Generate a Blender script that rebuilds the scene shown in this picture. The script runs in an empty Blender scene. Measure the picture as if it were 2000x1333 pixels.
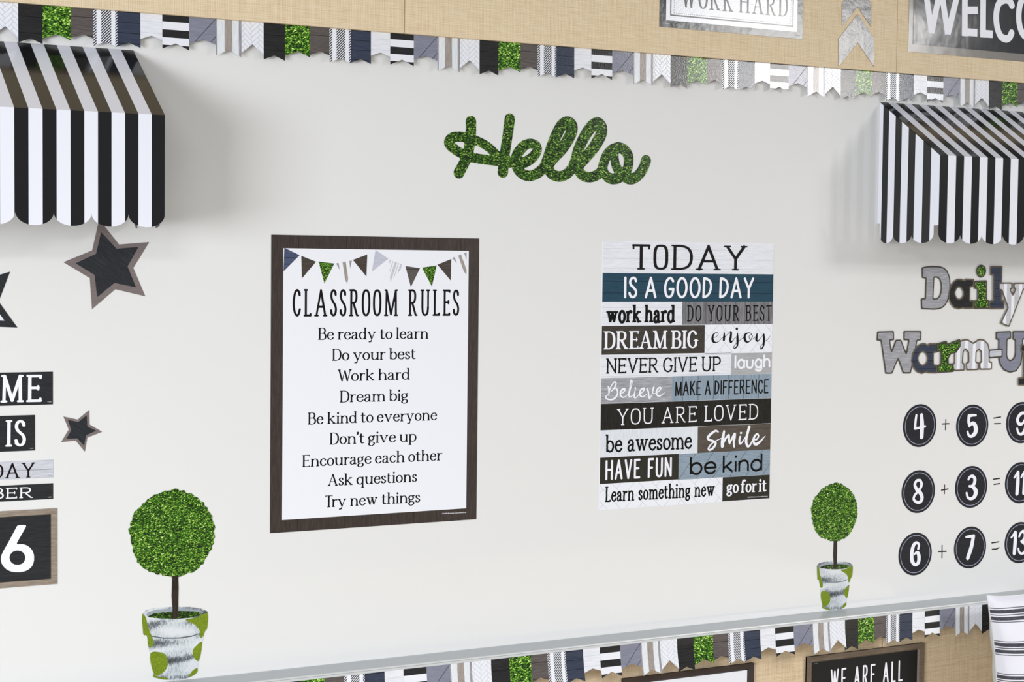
# Classroom whiteboard wall with borders, awnings, posters and die-cut decorations.
# Measures of the wall are in inches: u runs right, v up (0,0 = top left corner of the rules poster),
# d is the distance in front of the whiteboard.  World: x = u, y = -d, z = v + V0 (metres).
import bpy, math, random
import numpy as np
from mathutils import Matrix

IN = 0.0254
V0 = 68.25
sc = bpy.context.scene
col = sc.collection

# ------------------------------------------------------------------ camera
cam_d = bpy.data.cameras.new('camera')
cam = bpy.data.objects.new('camera', cam_d)
col.objects.link(cam)
cam_d.sensor_fit = 'HORIZONTAL'
cam_d.sensor_width = 36.0
cam_d.lens = 36.0 * 3297.171 / 2000.0
cam_d.clip_start = 0.05
cam_d.clip_end = 100
_R = ((0.88527658, -0.46493276, 0.01108623), (0.4649192, 0.88415103, -0.04612037), (0.01164097, 0.04598348, 0.99887437))
_rt, _fw, _up = _R
cam.matrix_world = Matrix(((_rt[0], _up[0], -_fw[0], -41.9112 * IN), (_rt[1], _up[1], -_fw[1], -117.7328 * IN),
                           (_rt[2], _up[2], -_fw[2], (-1.8901 + V0) * IN), (0, 0, 0, 1)))
sc.camera = cam

# ------------------------------------------------------------------ light
world = bpy.data.worlds.new('room_light')
sc.world = world
world.use_nodes = True
bg = world.node_tree.nodes['Background']
bg.inputs[0].default_value = (0.965, 0.98, 1.0, 1)
bg.inputs[1].default_value = 0.355

def area_light(name, u, d, z, w, h, power, color, target=None):
    L = bpy.data.lights.new(name, 'AREA')
    L.shape = 'RECTANGLE'
    L.size, L.size_y = w * IN, h * IN
    L.energy = power
    L.color = color
    o = bpy.data.objects.new(name, L)
    col.objects.link(o)
    o.location = (u * IN, -d * IN, z * IN)
    if target:                                   # aim -Z at the target
        t = np.array([target[0] * IN, -target[1] * IN, target[2] * IN]) - np.array(o.location)
        from mathutils import Vector
        o.rotation_euler = Vector(t).to_track_quat('-Z', 'Y').to_euler()
    return o
# ceiling troffers (4 ft x 2 ft) behind the camera, and the room's window wall to the left
area_light('ceiling_troffer_light', 172, 165, 108, 48, 24, 185, (1, 0.985, 0.97))
area_light('ceiling_troffer_light', 140, 120, 108, 48, 24, 80, (1, 0.985, 0.97))
area_light('ceiling_troffer_light', -80, 150, 108, 48, 24, 110, (1, 0.99, 0.97))
area_light('window_light', -190, 150, 62, 90, 60, 270, (0.93, 0.965, 1.0), (-5, 0, 55))

vs = sc.view_settings
vs.view_transform = 'Standard'
vs.look = 'None'
vs.exposure = -0.06
vs.gamma = 1.0
vs.use_curve_mapping = False

# ------------------------------------------------------------------ materials
def lin(c):
    if isinstance(c, str):
        c = [int(c[i:i + 2], 16) / 255 for i in (0, 2, 4)]
    c = [(x / 12.92 if x <= .04045 else ((x + .055) / 1.055) ** 2.4) for x in c]
    y = .2126 * c[0] + .7152 * c[1] + .0722 * c[2]
    k = .6 + .4 * min(1.0, y / .42)              # print inks are deeper than their pale look under room glare
    return tuple(x * k for x in c) + (1.0,)

class NT:
    """small wrapper for building node trees"""
    def __init__(s, name, rough=.5, spec=.5):
        s.m = bpy.data.materials.new(name)
        s.m.use_nodes = True
        s.t = s.m.node_tree
        s.b = s.t.nodes['Principled BSDF']
        s.b.inputs['Roughness'].default_value = rough
        s.b.inputs['Specular IOR Level'].default_value = spec
        tc = s.n('ShaderNodeTexCoord')
        s.co = tc.outputs['Object']
        sp = s.n('ShaderNodeSeparateXYZ')
        s.l(s.co, sp.inputs[0])
        s.x, s.y, s.z = sp.outputs
    def n(s, k): return s.t.nodes.new(k)
    def l(s, a, b): s.t.links.new(a, b)
    def put(s, v, sock):
        if hasattr(v, 'is_linked'): s.l(v, sock)
        else: sock.default_value = v
    def math(s, op, a, b=0.0, c=0.0):
        k = s.n('ShaderNodeMath'); k.operation = op
        s.put(a, k.inputs[0]); s.put(b, k.inputs[1]); s.put(c, k.inputs[2])
        return k.outputs[0]
    def mix(s, f, a, b):
        k = s.n('ShaderNodeMix'); k.data_type = 'RGBA'
        s.put(f, k.inputs[0]); s.put(a, k.inputs[6]); s.put(b, k.inputs[7])
        return k.outputs[2]
    def noise(s, scale, detail=3, rough=.55, vec=None, stretch=(1, 1, 1), rot=0.0):
        src = vec or s.co
        if rot:
            m0 = s.n('ShaderNodeMapping'); s.l(src, m0.inputs[0]); m0.inputs['Rotation'].default_value = (0, rot, 0); src = m0.outputs[0]
        mp = s.n('ShaderNodeMapping')
        s.l(src, mp.inputs[0])
        mp.inputs['Scale'].default_value = stretch
        k = s.n('ShaderNodeTexNoise')
        k.inputs['Scale'].default_value = scale
        k.inputs['Detail'].default_value = detail
        k.inputs['Roughness'].default_value = rough
        s.l(mp.outputs[0], k.inputs['Vector'])
        return k.outputs[0]
    def ramp(s, f, stops):
        k = s.n('ShaderNodeValToRGB')
        e = k.color_ramp.elements
        while len(e) < len(stops): e.new(.5)
        for q, (p, c) in zip(e, stops): q.position = p; q.color = c
        s.l(f, k.inputs[0])
        return k.outputs[0]
    def lines(s, v, period, width, off=0.0):
        """1 on thin lines every `period`"""
        f = s.math('FRACT', s.math('MULTIPLY_ADD', v, 1.0 / period, off))
        return s.math('LESS_THAN', f, width / period)
    def bump(s, h, strength, dist=.001):
        k = s.n('ShaderNodeBump')
        k.inputs['Strength'].default_value = strength
        k.inputs['Distance'].default_value = dist
        s.l(h, k.inputs['Height'])
        s.l(k.outputs[0], s.b.inputs['Normal'])
    def color(s, c): s.put(c, s.b.inputs['Base Color']); return s.m

GLOSS = dict(rough=.3, spec=.5)           # laminated card stock
def crinkle(t, k=.2):
    t.bump(t.noise(330, 2, .5), k, .0007)

def plain(name, c, rough=.45, spec=.35, lam=False):
    t = NT(name, rough, spec)
    if lam: crinkle(t)
    return t.color(lin(c))

def wood(name, dark, mid, light, along='x', seam=None, seam_c='101010', rot=0.0, rough=.18, spec=.42, grain=60, lam=True):
    """printed wood grain; `seam` = plank width in inches"""
    t = NT(name, rough, spec)
    st = (.06, 1, 1) if along == 'x' else (1, 1, .06)
    f = t.noise(grain * 12, 4, .65, stretch=st, rot=rot)
    c = t.ramp(f, [(.3, lin(dark)), (.5, lin(mid)), (.7, lin(light))])
    if seam:
        v = t.z if along == 'x' else t.x
        if rot:
            v = t.math('ADD', t.math('MULTIPLY', t.x, math.sin(rot)), t.math('MULTIPLY', t.z, math.cos(rot)))
        c = t.mix(t.lines(v, seam * IN, .045 * IN, .37), c, lin(seam_c))
    if lam: crinkle(t)
    return t.color(c)

def grass(name, size=.16, bright=1.0, rough=.19):
    """printed boxwood leaves: small rounded leaves with pale tips over dark gaps"""
    t = NT(name, rough, .4)
    s = 1.0 / (size * IN)
    nz = t.n('ShaderNodeTexNoise'); nz.inputs['Scale'].default_value = s * .8; nz.inputs['Detail'].default_value = 1; t.l(t.co, nz.inputs['Vector'])
    add = t.n('ShaderNodeVectorMath'); add.operation = 'MULTIPLY_ADD'
    t.l(nz.outputs[1], add.inputs[0]); add.inputs[1].default_value = (1.1 * size * IN,) * 3; t.l(t.co, add.inputs[2])
    def leaves(rot, st, sc_):
        mp = t.n('ShaderNodeMapping'); t.l(add.outputs[0], mp.inputs[0]); mp.inputs['Scale'].default_value = st
        mp.inputs['Rotation'].default_value = (0, rot, 0)
        k = t.n('ShaderNodeTexVoronoi'); k.inputs['Scale'].default_value = s * sc_; t.l(mp.outputs[0], k.inputs['Vector'])
        sp = t.n('ShaderNodeSeparateColor'); t.l(k.outputs['Color'], sp.inputs[0])
        body = t.math('MAXIMUM', t.math('SUBTRACT', 1.0, t.math('MULTIPLY', k.outputs['Distance'], 1.25)), 0.0)
        return t.math('MULTIPLY', body, t.math('MULTIPLY_ADD', sp.outputs[0], .85, .3)), sp.outputs[1]
    a1, r1 = leaves(.6, (1, 1, 1.9), 1.0)
    a2, r2 = leaves(-.8, (1, 1, 2.1), 1.15)
    f = t.math('MAXIMUM', a1, t.math('MULTIPLY', a2, .92))
    f = t.math('ADD', f, t.math('MULTIPLY_ADD', t.noise(s * 2.3, 2, .6), .5, -.25))
    big = t.noise(55, 2)
    f = t.math('ADD', f, t.math('MULTIPLY_ADD', big, .3, -.15))
    c = t.ramp(f, [(.13, lin('13260b')), (.32, lin('376a15')), (.5, lin('5d9a20')), (.67, lin('9cc73f')), (.86, lin('e6efb0'))])
    if bright != 1.0:
        h = t.n('ShaderNodeHueSaturation'); h.inputs['Value'].default_value = bright; t.l(c, h.inputs['Color']); c = h.outputs[0]
    crinkle(t)
    return t.color(c)

def hatch(name, fg='4a4c57', bg_='eceef6', period=.105, bands=True, ang=1.0):
    """diagonal ticking stripes printed on white"""
    t = NT(name, .32, .45)
    v = t.math('ADD', t.math('MULTIPLY', t.x, -ang), t.z)
    f = t.lines(v, period * IN, period * .38 * IN)
    if bands:
        f = t.math('MULTIPLY', f, t.math('GREATER_THAN', t.math('FRACT', t.math('MULTIPLY', t.x, 1 / (.95 * IN))), .4))
    return t.color(t.mix(f, lin(bg_), lin(fg)))

def burlap(name, c1, c2, c3):
    """plain weave with the odd slub"""
    t = NT(name, .85, .15)
    P = .125 * IN
    wob = t.noise(60, 2)
    wx = t.math('SINE', t.math('ADD', t.math('MULTIPLY', t.x, 2 * math.pi / P), t.math('MULTIPLY', wob, 4.0)))
    wz = t.math('SINE', t.math('ADD', t.math('MULTIPLY', t.z, 2 * math.pi / P), t.math('MULTIPLY', wob, 4.0)))
    w = t.math('MULTIPLY_ADD', t.math('ADD', wx, wz), .25, .5)
    thx = t.noise(500, 2, .6, stretch=(1, 1, .03)); thz = t.noise(500, 2, .6, stretch=(.03, 1, 1))
    base = t.ramp(t.math('MULTIPLY', t.math('ADD', thx, thz), .5), [(.3, lin(c2)), (.5, lin(c1)), (.72, lin(c3))])
    c = t.mix(t.math('MULTIPLY_ADD', w, -.6, .6), base, lin(c2))
    t.bump(w, .4, .0006)
    return t.color(c)

M = {}
M['board'] = plain('whiteboard_enamel', 'e4e4e4', .05, .5)
M['wall'] = plain('wall_paint', 'd8d4cc', .8)
M['floor'] = plain('floor_tile', 'b0a898', .5)
M['alu'] = plain('aluminium_tray_paint', 'bcc1c4', .38, .5)
M['alu_lip_lit'] = plain('aluminium_lip_lit', 'c9cbcc', .35, .5)  # paler than the tray: the light it catches is put into the colour
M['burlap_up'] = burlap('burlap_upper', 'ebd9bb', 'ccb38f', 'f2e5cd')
M['burlap_low_shaded'] = burlap('burlap_lower_shaded', 'e0ccae', 'c0a683', 'ecdcc2')  # darker copy of the upper burlap: tray shade put into the colour
M['paper'] = plain('white_card', 'eceef6', .32, .4)
M['paper_lam'] = plain('white_card_laminated', 'eceef6', .17, .5, True)
M['ink'] = plain('dark_brown_ink', '1d1518', .45, .12)
M['ink_black'] = plain('black_ink', '0c0c0c', .45, .12)
M['ink_white'] = plain('white_ink', 'f0f1fa', .4, .35)
M['ink_grey'] = plain('grey_ink', '8f949c', .4, .35)
M['marker'] = plain('dry_marker', '24261f', .5, .3)
M['line_grey'] = plain('pale_grey_line', 'c2c5d0', .4, .35)
M['line_dark'] = plain('dark_line', '23252f', .4, .35)
M['black_wood'] = wood('black_plank_print', '232224', '2f2e30', '3b3a3b', seam=1.1)
M['black_plain'] = wood('black_wood_print', '2a2c2f', '323438', '3d4044')
M['black_diag'] = wood('black_diagonal_wood_print', '2b2e32', '34373c', '43474d', rot=-.7)
M['black_rings'] = wood('black_upright_wood_print', '1d1b18', '292620', '3c372c', 'z', 1.4)
M['brown_wood'] = wood('taupe_plank_print', '5a5352', '6a6260', '7b7370', seam=1.25, seam_c='3c3634')
M['frame_wood'] = wood('dark_walnut_print', '362c28', '463a35', '574a44', 'z', rough=.4)
M['frame_wood_x'] = wood('dark_walnut_upright_print', '362c28', '463a35', '574a44', 'z', 1.9, '241e1b', rough=.4)
M['navy_wood'] = wood('navy_plank_print', '3a4257', '424b61', '4c556c', seam=.72, seam_c='1f2433')
M['teal_wood'] = wood('teal_plank_print', '234a60', '2a536a', '335b72', seam=.95, seam_c='142c3c')
M['white_wood'] = wood('white_shiplap_print', 'd9dbe4', 'e6e8f0', 'f0f1f8', seam=.8, seam_c='d2d5df')
M['white_wood_up'] = wood('white_upright_shiplap_print', 'cfd5df', 'dde2ea', 'e9ecf3', 'z')
M['grey_wood'] = wood('grey_weathered_print', '8e9098', 'a3a4ab', 'bcbdc4', grain=40)
M['grey_plank'] = wood('grey_barn_print', '6d6b6f', '858488', 'a09fa4', 'z', 1.0, '5a585c', grain=45)
M['grey_diag'] = wood('grey_diagonal_print', '84869a', '8d8fa1', '9698aa')
M['lgrey_wood'] = wood('pale_grey_weathered_print', 'b4b6c0', 'c6c8d2', 'd8dae2', seam=.9, seam_c='9a9ca6')
M['laugh_grey'] = wood('light_grey_print', 'a4a5aa', 'adaeb2', 'b6b6ba')
M['blue_grey'] = wood('blue_grey_plank_print', '8496a8', '91a1b1', '9dacba', 'z', 1.55, '4d5a68')
M['blue_diag'] = wood('blue_grey_diagonal_print', '8496a6', '90a1b0', '9cacba')
M['smile_wood'] = wood('brown_oak_print', '554c43', '655c52', '766c61')
M['dream_wood'] = wood('umber_oak_print', '3f3a34', '4d463f', '5c544b')
M['fun_wood'] = wood('olive_black_print', '2b2a20', '37352a', '434034', 'z')
M['taupe_band'] = wood('taupe_band_print', '968c86', 'a59b95', 'b3aaa4', 'z')
M['wash_band'] = wood('whitewash_band_print', 'd4d9e0', 'e2e6ec', 'eef0f5', 'z')
M['grey_band'] = wood('grey_band_print', '8f8c92', 'a09da3', 'b0adb3', 'z')
M['card_border'] = wood('brown_card_border', '7d7373', '857a79', '8d8281', rough=.4, lam=False)
M['box_frame'] = wood('printed_box_frame', '867a6e', '9a8d80', 'ac9f92', rough=.4)
M['box_frame_dark'] = plain('printed_frame_inner_edge', '4a3f38', .4)
M['letter_edge'] = wood('letter_edge_print', '574b38', '6b5d48', '80715c', rough=.4, lam=False)
M['letter_edge_dark'] = wood('dark_letter_edge_print', '40392a', '4c4433', '5a513e', rough=.4, lam=False)
M['grass'] = grass('boxwood_print', .2)
M['grass_small'] = grass('boxwood_small_print', .16, 1.0)
M['grass_tiny'] = grass('boxwood_fine_print', .11, 1.0)
M['grass_hello'] = grass('boxwood_hello_print', .22, .66)
M['grass_flag'] = grass('boxwood_flag_print', .2, 1.15)
M['hatch'] = hatch('diagonal_ticking_print')
M['awn_black'] = plain('glossy_black_card', '1d1d20', .12, .5)
M['awn_white'] = plain('glossy_white_card', 'e9ebf6', .2, .45)
M['disc'] = wood('black_disc_print', '1e1e28', '26262f', '303038', rough=.28, grain=30, lam=False)
M['disc_ring'] = plain('grey_ring_ink', '9ea3b8', .35)
M['foil'] = None
t = NT('glossy_black_laminate', .13, .6); t.bump(t.noise(26, 2, .5), .1, .003); M['foil'] = t.color(lin('33353a'))
t = NT('glossy_grey_laminate', .15, .6); t.bump(t.noise(26, 2, .5), .08, .003); M['foil_frame'] = t.color(lin('8b8680'))
t = NT('satin_black_laminate', .2, .6); t.bump(t.noise(34, 3, .5), .2, .003); M['foil_arrow'] = t.color(lin('303237'))
M['ink_gloss'] = plain('glossy_black_ink', '1c1c1e', .2, .6)
M['sign_frame'] = plain('dark_sign_frame', '4a3b36', .5)
M['sign_frame_in'] = plain('sign_frame_inner_step', '2e2624', .5)
M['board_frame'] = wood('chalkboard_frame_print', '6a5b4c', '7a6b5b', '8a7a6a', rough=.45, lam=False)
M['chalk'] = plain('chalkboard_black', '121314', .45)
M['trunk'] = wood('bark_print', '241d18', '382e28', '4c4138', 'z', lam=False)
M['soil'] = grass('moss_soil_print', .22, .5)
M['pot_line'] = plain('pot_rim_line_print', '6c7178', .4)
M['pot_inner'] = plain('pot_inner_print', '9aa2ae', .4)

# weathered pot print: whitewash over grey, with moss patches of their own shape
def pot_mat(name, sx):
    t = NT(name, .4, .4)
    streak = t.noise(520, 4, .7, stretch=(1, 1, .35))
    zone = t.noise(26 / sx, 1, .4, stretch=(.5, 1, 1.5))
    f = t.math('ADD', t.math('MULTIPLY', streak, .55), t.math('MULTIPLY', zone, 1.1))
    c = t.ramp(f, [(.6, lin('4c5158')), (.72, lin('7f868d')), (.82, lin('c2c9cf')), (.95, lin('d9dde2'))])
    return t.color(c)
M['pot'] = pot_mat('whitewashed_pot_print', 1.0)
t = NT('pot_moss_print', .5, .3); M['moss'] = t.color(t.ramp(t.noise(900, 2), [(.35, lin('5f7a10')), (.5, lin('7b9316')), (.65, lin('96a92c'))]))

# woven cushion cloth with bands of dark stripes
def cushion_mat():
    t = NT('striped_cushion_cloth', .9, .2)
    P = 2.95 * IN
    g = t.math('MULTIPLY', t.math('FRACT', t.math('MULTIPLY_ADD', t.z, -1 / P, .0)), P / IN)
    def band(a, b): return t.math('MULTIPLY', t.math('GREATER_THAN', g, a), t.math('LESS_THAN', g, b))
    wv = t.noise(1500, 2, .6)
    f = None
    for a, b, k in ((.05, .14, .8), (.24, .56, .95), (.66, .75, .9), (.86, 1.18, .95), (1.28, 1.37, .8)):
        q = t.math('MULTIPLY', band(a, b), k); f = q if f is None else t.math('ADD', f, q)
    fleck = t.math('MULTIPLY', t.math('GREATER_THAN', wv, .6), .3)
    f = t.math('MULTIPLY', f, t.math('SUBTRACT', 1.0, fleck))
    t.bump(wv, .25, .0006)
    return t.color(t.mix(f, lin('e6e6f1'), lin('1a1c30')))
M['cushion'] = cushion_mat()
M['cushion_seam'] = plain('cushion_piping_cloth', 'dfe2e2', .9, .2)

# ------------------------------------------------------------------ object helpers
def P3(u, v, d): return (u * IN, -d * IN, (v + V0) * IN)

def tag(o, label=None, cat=None, group=None, kind=None):
    for k, v in (('label', label), ('category', cat), ('group', group), ('kind', kind)):
        if v: o[k] = v
    return o

def thing(name, label, cat, u, v, d=0.0, group=None):
    o = bpy.data.objects.new(name, None)
    o.empty_display_size = .03
    col.objects.link(o)
    o.location = P3(u, v, d)
    return tag(o, label, cat, group)

class MB:
    """mesh builder in wall coordinates (u, v, d)"""
    def __init__(s): s.v = []; s.f = []; s.m = []
    def add(s, vs, fs, mi=0):
        b = len(s.v); s.v += vs
        s.f += [tuple(i + b for i in f) for f in fs]; s.m += [mi] * len(fs)
        return s
    def prism(s, poly, d0, d1, mi=0, side=None):
        """outline (u, v) extruded from d0 (back) to d1 (front)"""
        n = len(poly)
        a = sum(poly[i][0] * poly[(i + 1) % n][1] - poly[(i + 1) % n][0] * poly[i][1] for i in range(n))
        if a < 0: poly = poly[::-1]
        vs = [(u, v, d1) for u, v in poly] + [(u, v, d0) for u, v in poly]
        s.add(vs, [tuple(range(n))], mi)
        s.add(vs, [tuple(range(2 * n - 1, n - 1, -1))] + [(i + n, (i + 1) % n + n, (i + 1) % n, i) for i in range(n)], mi if side is None else side)
        return s
    def face(s, poly, d, mi=0):
        n = len(poly)
        a = sum(poly[i][0] * poly[(i + 1) % n][1] - poly[(i + 1) % n][0] * poly[i][1] for i in range(n))
        if a < 0: poly = poly[::-1]
        return s.add([(u, v, d) for u, v in poly], [tuple(range(n))], mi)
    def box(s, u0, u1, v0, v1, d0, d1, mi=0): return s.prism([(u0, v0), (u1, v0), (u1, v1), (u0, v1)], d0, d1, mi)
    def build(s, name, mats, parent=None, smooth=False):
        me = bpy.data.meshes.new(name)
        if not isinstance(mats, (list, tuple)): mats = [mats]
        off = parent_world(parent)
        vs = [(u * IN - off[0], -d * IN - off[1], (v + V0) * IN - off[2]) for u, v, d in s.v]
        if parent is None:
            n = len(vs)
            off = (sum(q[0] for q in vs) / n, max(q[1] for q in vs), min(q[2] for q in vs))
            vs = [(q[0] - off[0], q[1] - off[1], q[2] - off[2]) for q in vs]
        me.from_pydata(vs, [], s.f)
        for m in mats: me.materials.append(m)
        me.polygons.foreach_set('material_index', s.m)
        if smooth: me.polygons.foreach_set('use_smooth', [True] * len(s.f))
        me.update()
        o = bpy.data.objects.new(name, me)
        col.objects.link(o)
        if parent: o.parent = parent
        else: o.location = off
        return o

def parent_world(p):
    x = y = z = 0.0
    while p:
        x += p.location[0]; y += p.location[1]; z += p.location[2]; p = p.parent
    return (x, y, z)

def rect(u0, v0, u1, v1): return [(u0, v0), (u1, v0), (u1, v1), (u0, v1)]

def clip(poly, box):
    """Sutherland-Hodgman against a convex ccw polygon"""
    out = list(poly)
    n = len(box)
    for i in range(n):
        a, b = box[i], box[(i + 1) % n]
        def side(p): return (b[0] - a[0]) * (p[1] - a[1]) - (b[1] - a[1]) * (p[0] - a[0])
        inp, out = out, []
        for j in range(len(inp)):
            p, q = inp[j], inp[(j + 1) % len(inp)]
            sp, sq = side(p), side(q)
            if sp >= 0: out.append(p)
            if (sp >= 0) != (sq >= 0):
                t = sp / (sp - sq); out.append((p[0] + t * (q[0] - p[0]), p[1] + t * (q[1] - p[1])))
        if len(out) < 3: return []
    return out

# ------------------------------------------------------------------ drawn shapes: pen strokes and outlines -> clean meshes
def spline(pts, n=8, closed=False):
    """Catmull-Rom through points of any dimension"""
    p = np.array(pts, float)
    if len(p) < 3: return dense(p)
    if closed: p = np.vstack([p[-1], p, p[0], p[1]])
    else: p = np.vstack([2 * p[0] - p[1], p, 2 * p[-1] - p[-2]])
    t = np.linspace(0, 1, n, endpoint=False)[:, None]
    o = []
    for i in range(1, len(p) - 2):
        a, b, c, d = p[i - 1:i + 3]
        o.append(.5 * (2 * b + (c - a) * t + (2 * a - 5 * b + 4 * c - d) * t ** 2 + (3 * b - a - 3 * c + d) * t ** 3))
    o.append(p[-2][None])
    return np.vstack(o)

def dense(p, n=24):
    p = np.array(p, float)
    o = [p[0][None]]
    for a, b in zip(p[:-1], p[1:]):
        t = np.linspace(0, 1, n)[1:, None]
        o.append(a + (b - a) * t)
    return np.vstack(o)

def resample(p, step):
    """even spacing along a path"""
    s = np.concatenate([[0], np.cumsum(np.hypot(*np.diff(p[:, :2], axis=0).T))])
    if s[-1] < 1e-9: return p[:1]
    t = np.linspace(0, s[-1], max(2, int(s[-1] / step) + 1))
    return np.column_stack([np.interp(t, s, p[:, k]) for k in range(p.shape[1])])

def f_stroke(X, Y, p):
    """union of ellipses p = (x, y, rx, ry)"""
    F = np.full(X.shape, 9.0)
    s = X[0, 1] - X[0, 0]
    for x, y, a, b in p:
        j0, j1 = max(0, int((x - a - X[0, 0]) / s) - 2), int((x + a - X[0, 0]) / s) + 4
        i0, i1 = max(0, int((y - b - Y[0, 0]) / s) - 2), int((y + b - Y[0, 0]) / s) + 4
        if j1 <= 0 or i1 <= 0: continue
        sub = F[i0:i1, j0:j1]
        q = (np.sqrt(((X[i0:i1, j0:j1] - x) / a) ** 2 + ((Y[i0:i1, j0:j1] - y) / b) ** 2) - 1) * min(a, b)
        np.minimum(sub, q, out=sub)
    return F

def f_poly(X, Y, poly):
    """signed distance to an outline"""
    F = np.full(X.shape, 9e9); ins = np.zeros(X.shape, bool)
    n = len(poly)
    for i in range(n):
        ax, ay = poly[i]; bx, by = poly[(i + 1) % n]
        dx, dy = bx - ax, by - ay
        L = dx * dx + dy * dy
        if L < 1e-12: continue
        t = np.clip(((X - ax) * dx + (Y - ay) * dy) / L, 0, 1)
        np.minimum(F, np.hypot(X - ax - t * dx, Y - ay - t * dy), out=F)
        if abs(dy) > 1e-9:
            c = ((ay > Y) != (by > Y)) & (X < dx * (Y - ay) / dy + ax)
            ins ^= c
    return np.where(ins, -F, F)

def f_box(X, Y, a, b, r):
    """flat-ended bar from a to b with half width r"""
    dx, dy = b[0] - a[0], b[1] - a[1]
    L = math.hypot(dx, dy) or 1e-9
    cx, cy = (a[0] + b[0]) / 2, (a[1] + b[1]) / 2
    s = np.abs((X - cx) * dx + (Y - cy) * dy) / L - L / 2
    t = np.abs((X - cx) * -dy + (Y - cy) * dx) / L - r
    return np.maximum(s, t)

def grid(x0, y0, x1, y1, s):
    nx, ny = int((x1 - x0) / s) + 2, int((y1 - y0) / s) + 2
    return np.meshgrid(x0 + s * np.arange(nx), y0 + s * np.arange(ny))

def march(F, X, Y, merge=True):
    """faces of the region F < 0"""
    F = np.where(np.abs(F) < 1e-9, 1e-9, F)
    I = F < 0
    cnt = I[:-1, :-1].astype(int) + I[:-1, 1:] + I[1:, 1:] + I[1:, :-1]
    V = {}; vs = []; fs = []
    def vert(key, x, y):
        i = V.get(key)
        if i is None: i = V[key] = len(vs); vs.append((float(x), float(y)))
        return i
    def corner(i, j): return vert((i, j, 0), X[i, j], Y[i, j])
    def cross(i, j, k, l):
        if (k, l) < (i, j): i, j, k, l = k, l, i, j
        t = F[i, j] / (F[i, j] - F[k, l])
        t = min(max(t, .02), .98)
        return vert((i, j, 1 if k == i else 2), X[i, j] + t * (X[k, l] - X[i, j]), Y[i, j] + t * (Y[k, l] - Y[i, j]))
    for i in range(cnt.shape[0]):
        js = np.nonzero(cnt[i])[0]
        run = None
        for j in js:
            if cnt[i, j] == 4:
                if not merge:
                    fs.append((corner(i, j), corner(i, j + 1), corner(i + 1, j + 1), corner(i + 1, j)))
                elif run and run[1] == j: run[1] = j + 1
                else:
                    if run: fs.append((corner(i, run[0]), corner(i, run[1]), corner(i + 1, run[1]), corner(i + 1, run[0])))
                    run = [j, j + 1]
                continue
            cs = ((i, j), (i, j + 1), (i + 1, j + 1), (i + 1, j))
            f = []
            for k in range(4):
                a, b = cs[k], cs[(k + 1) % 4]
                if I[a]: f.append(corner(*a))
                if I[a] != I[b]: f.append(cross(*a, *b))
            if len(f) > 2: fs.append(tuple(f))
        if run: fs.append((corner(i, run[0]), corner(i, run[1]), corner(i + 1, run[1]), corner(i + 1, run[0])))
    return vs, fs

def solid(mb, vs, fs, d0, d1, mi=0):
    """give a marched region (merge=False) thickness d0..d1"""
    n = len(vs)
    edges = {}
    for f in fs:
        for a, b in zip(f, f[1:] + f[:1]): edges[(a, b)] = 1
    V = [(x, y, d1) for x, y in vs] + [(x, y, d0) for x, y in vs]
    F = list(fs)
    for a, b in edges:
        if (b, a) not in edges: F.append((b, a, a + n, b + n))
    mb.add(V, F, mi)
    return mb

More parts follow.
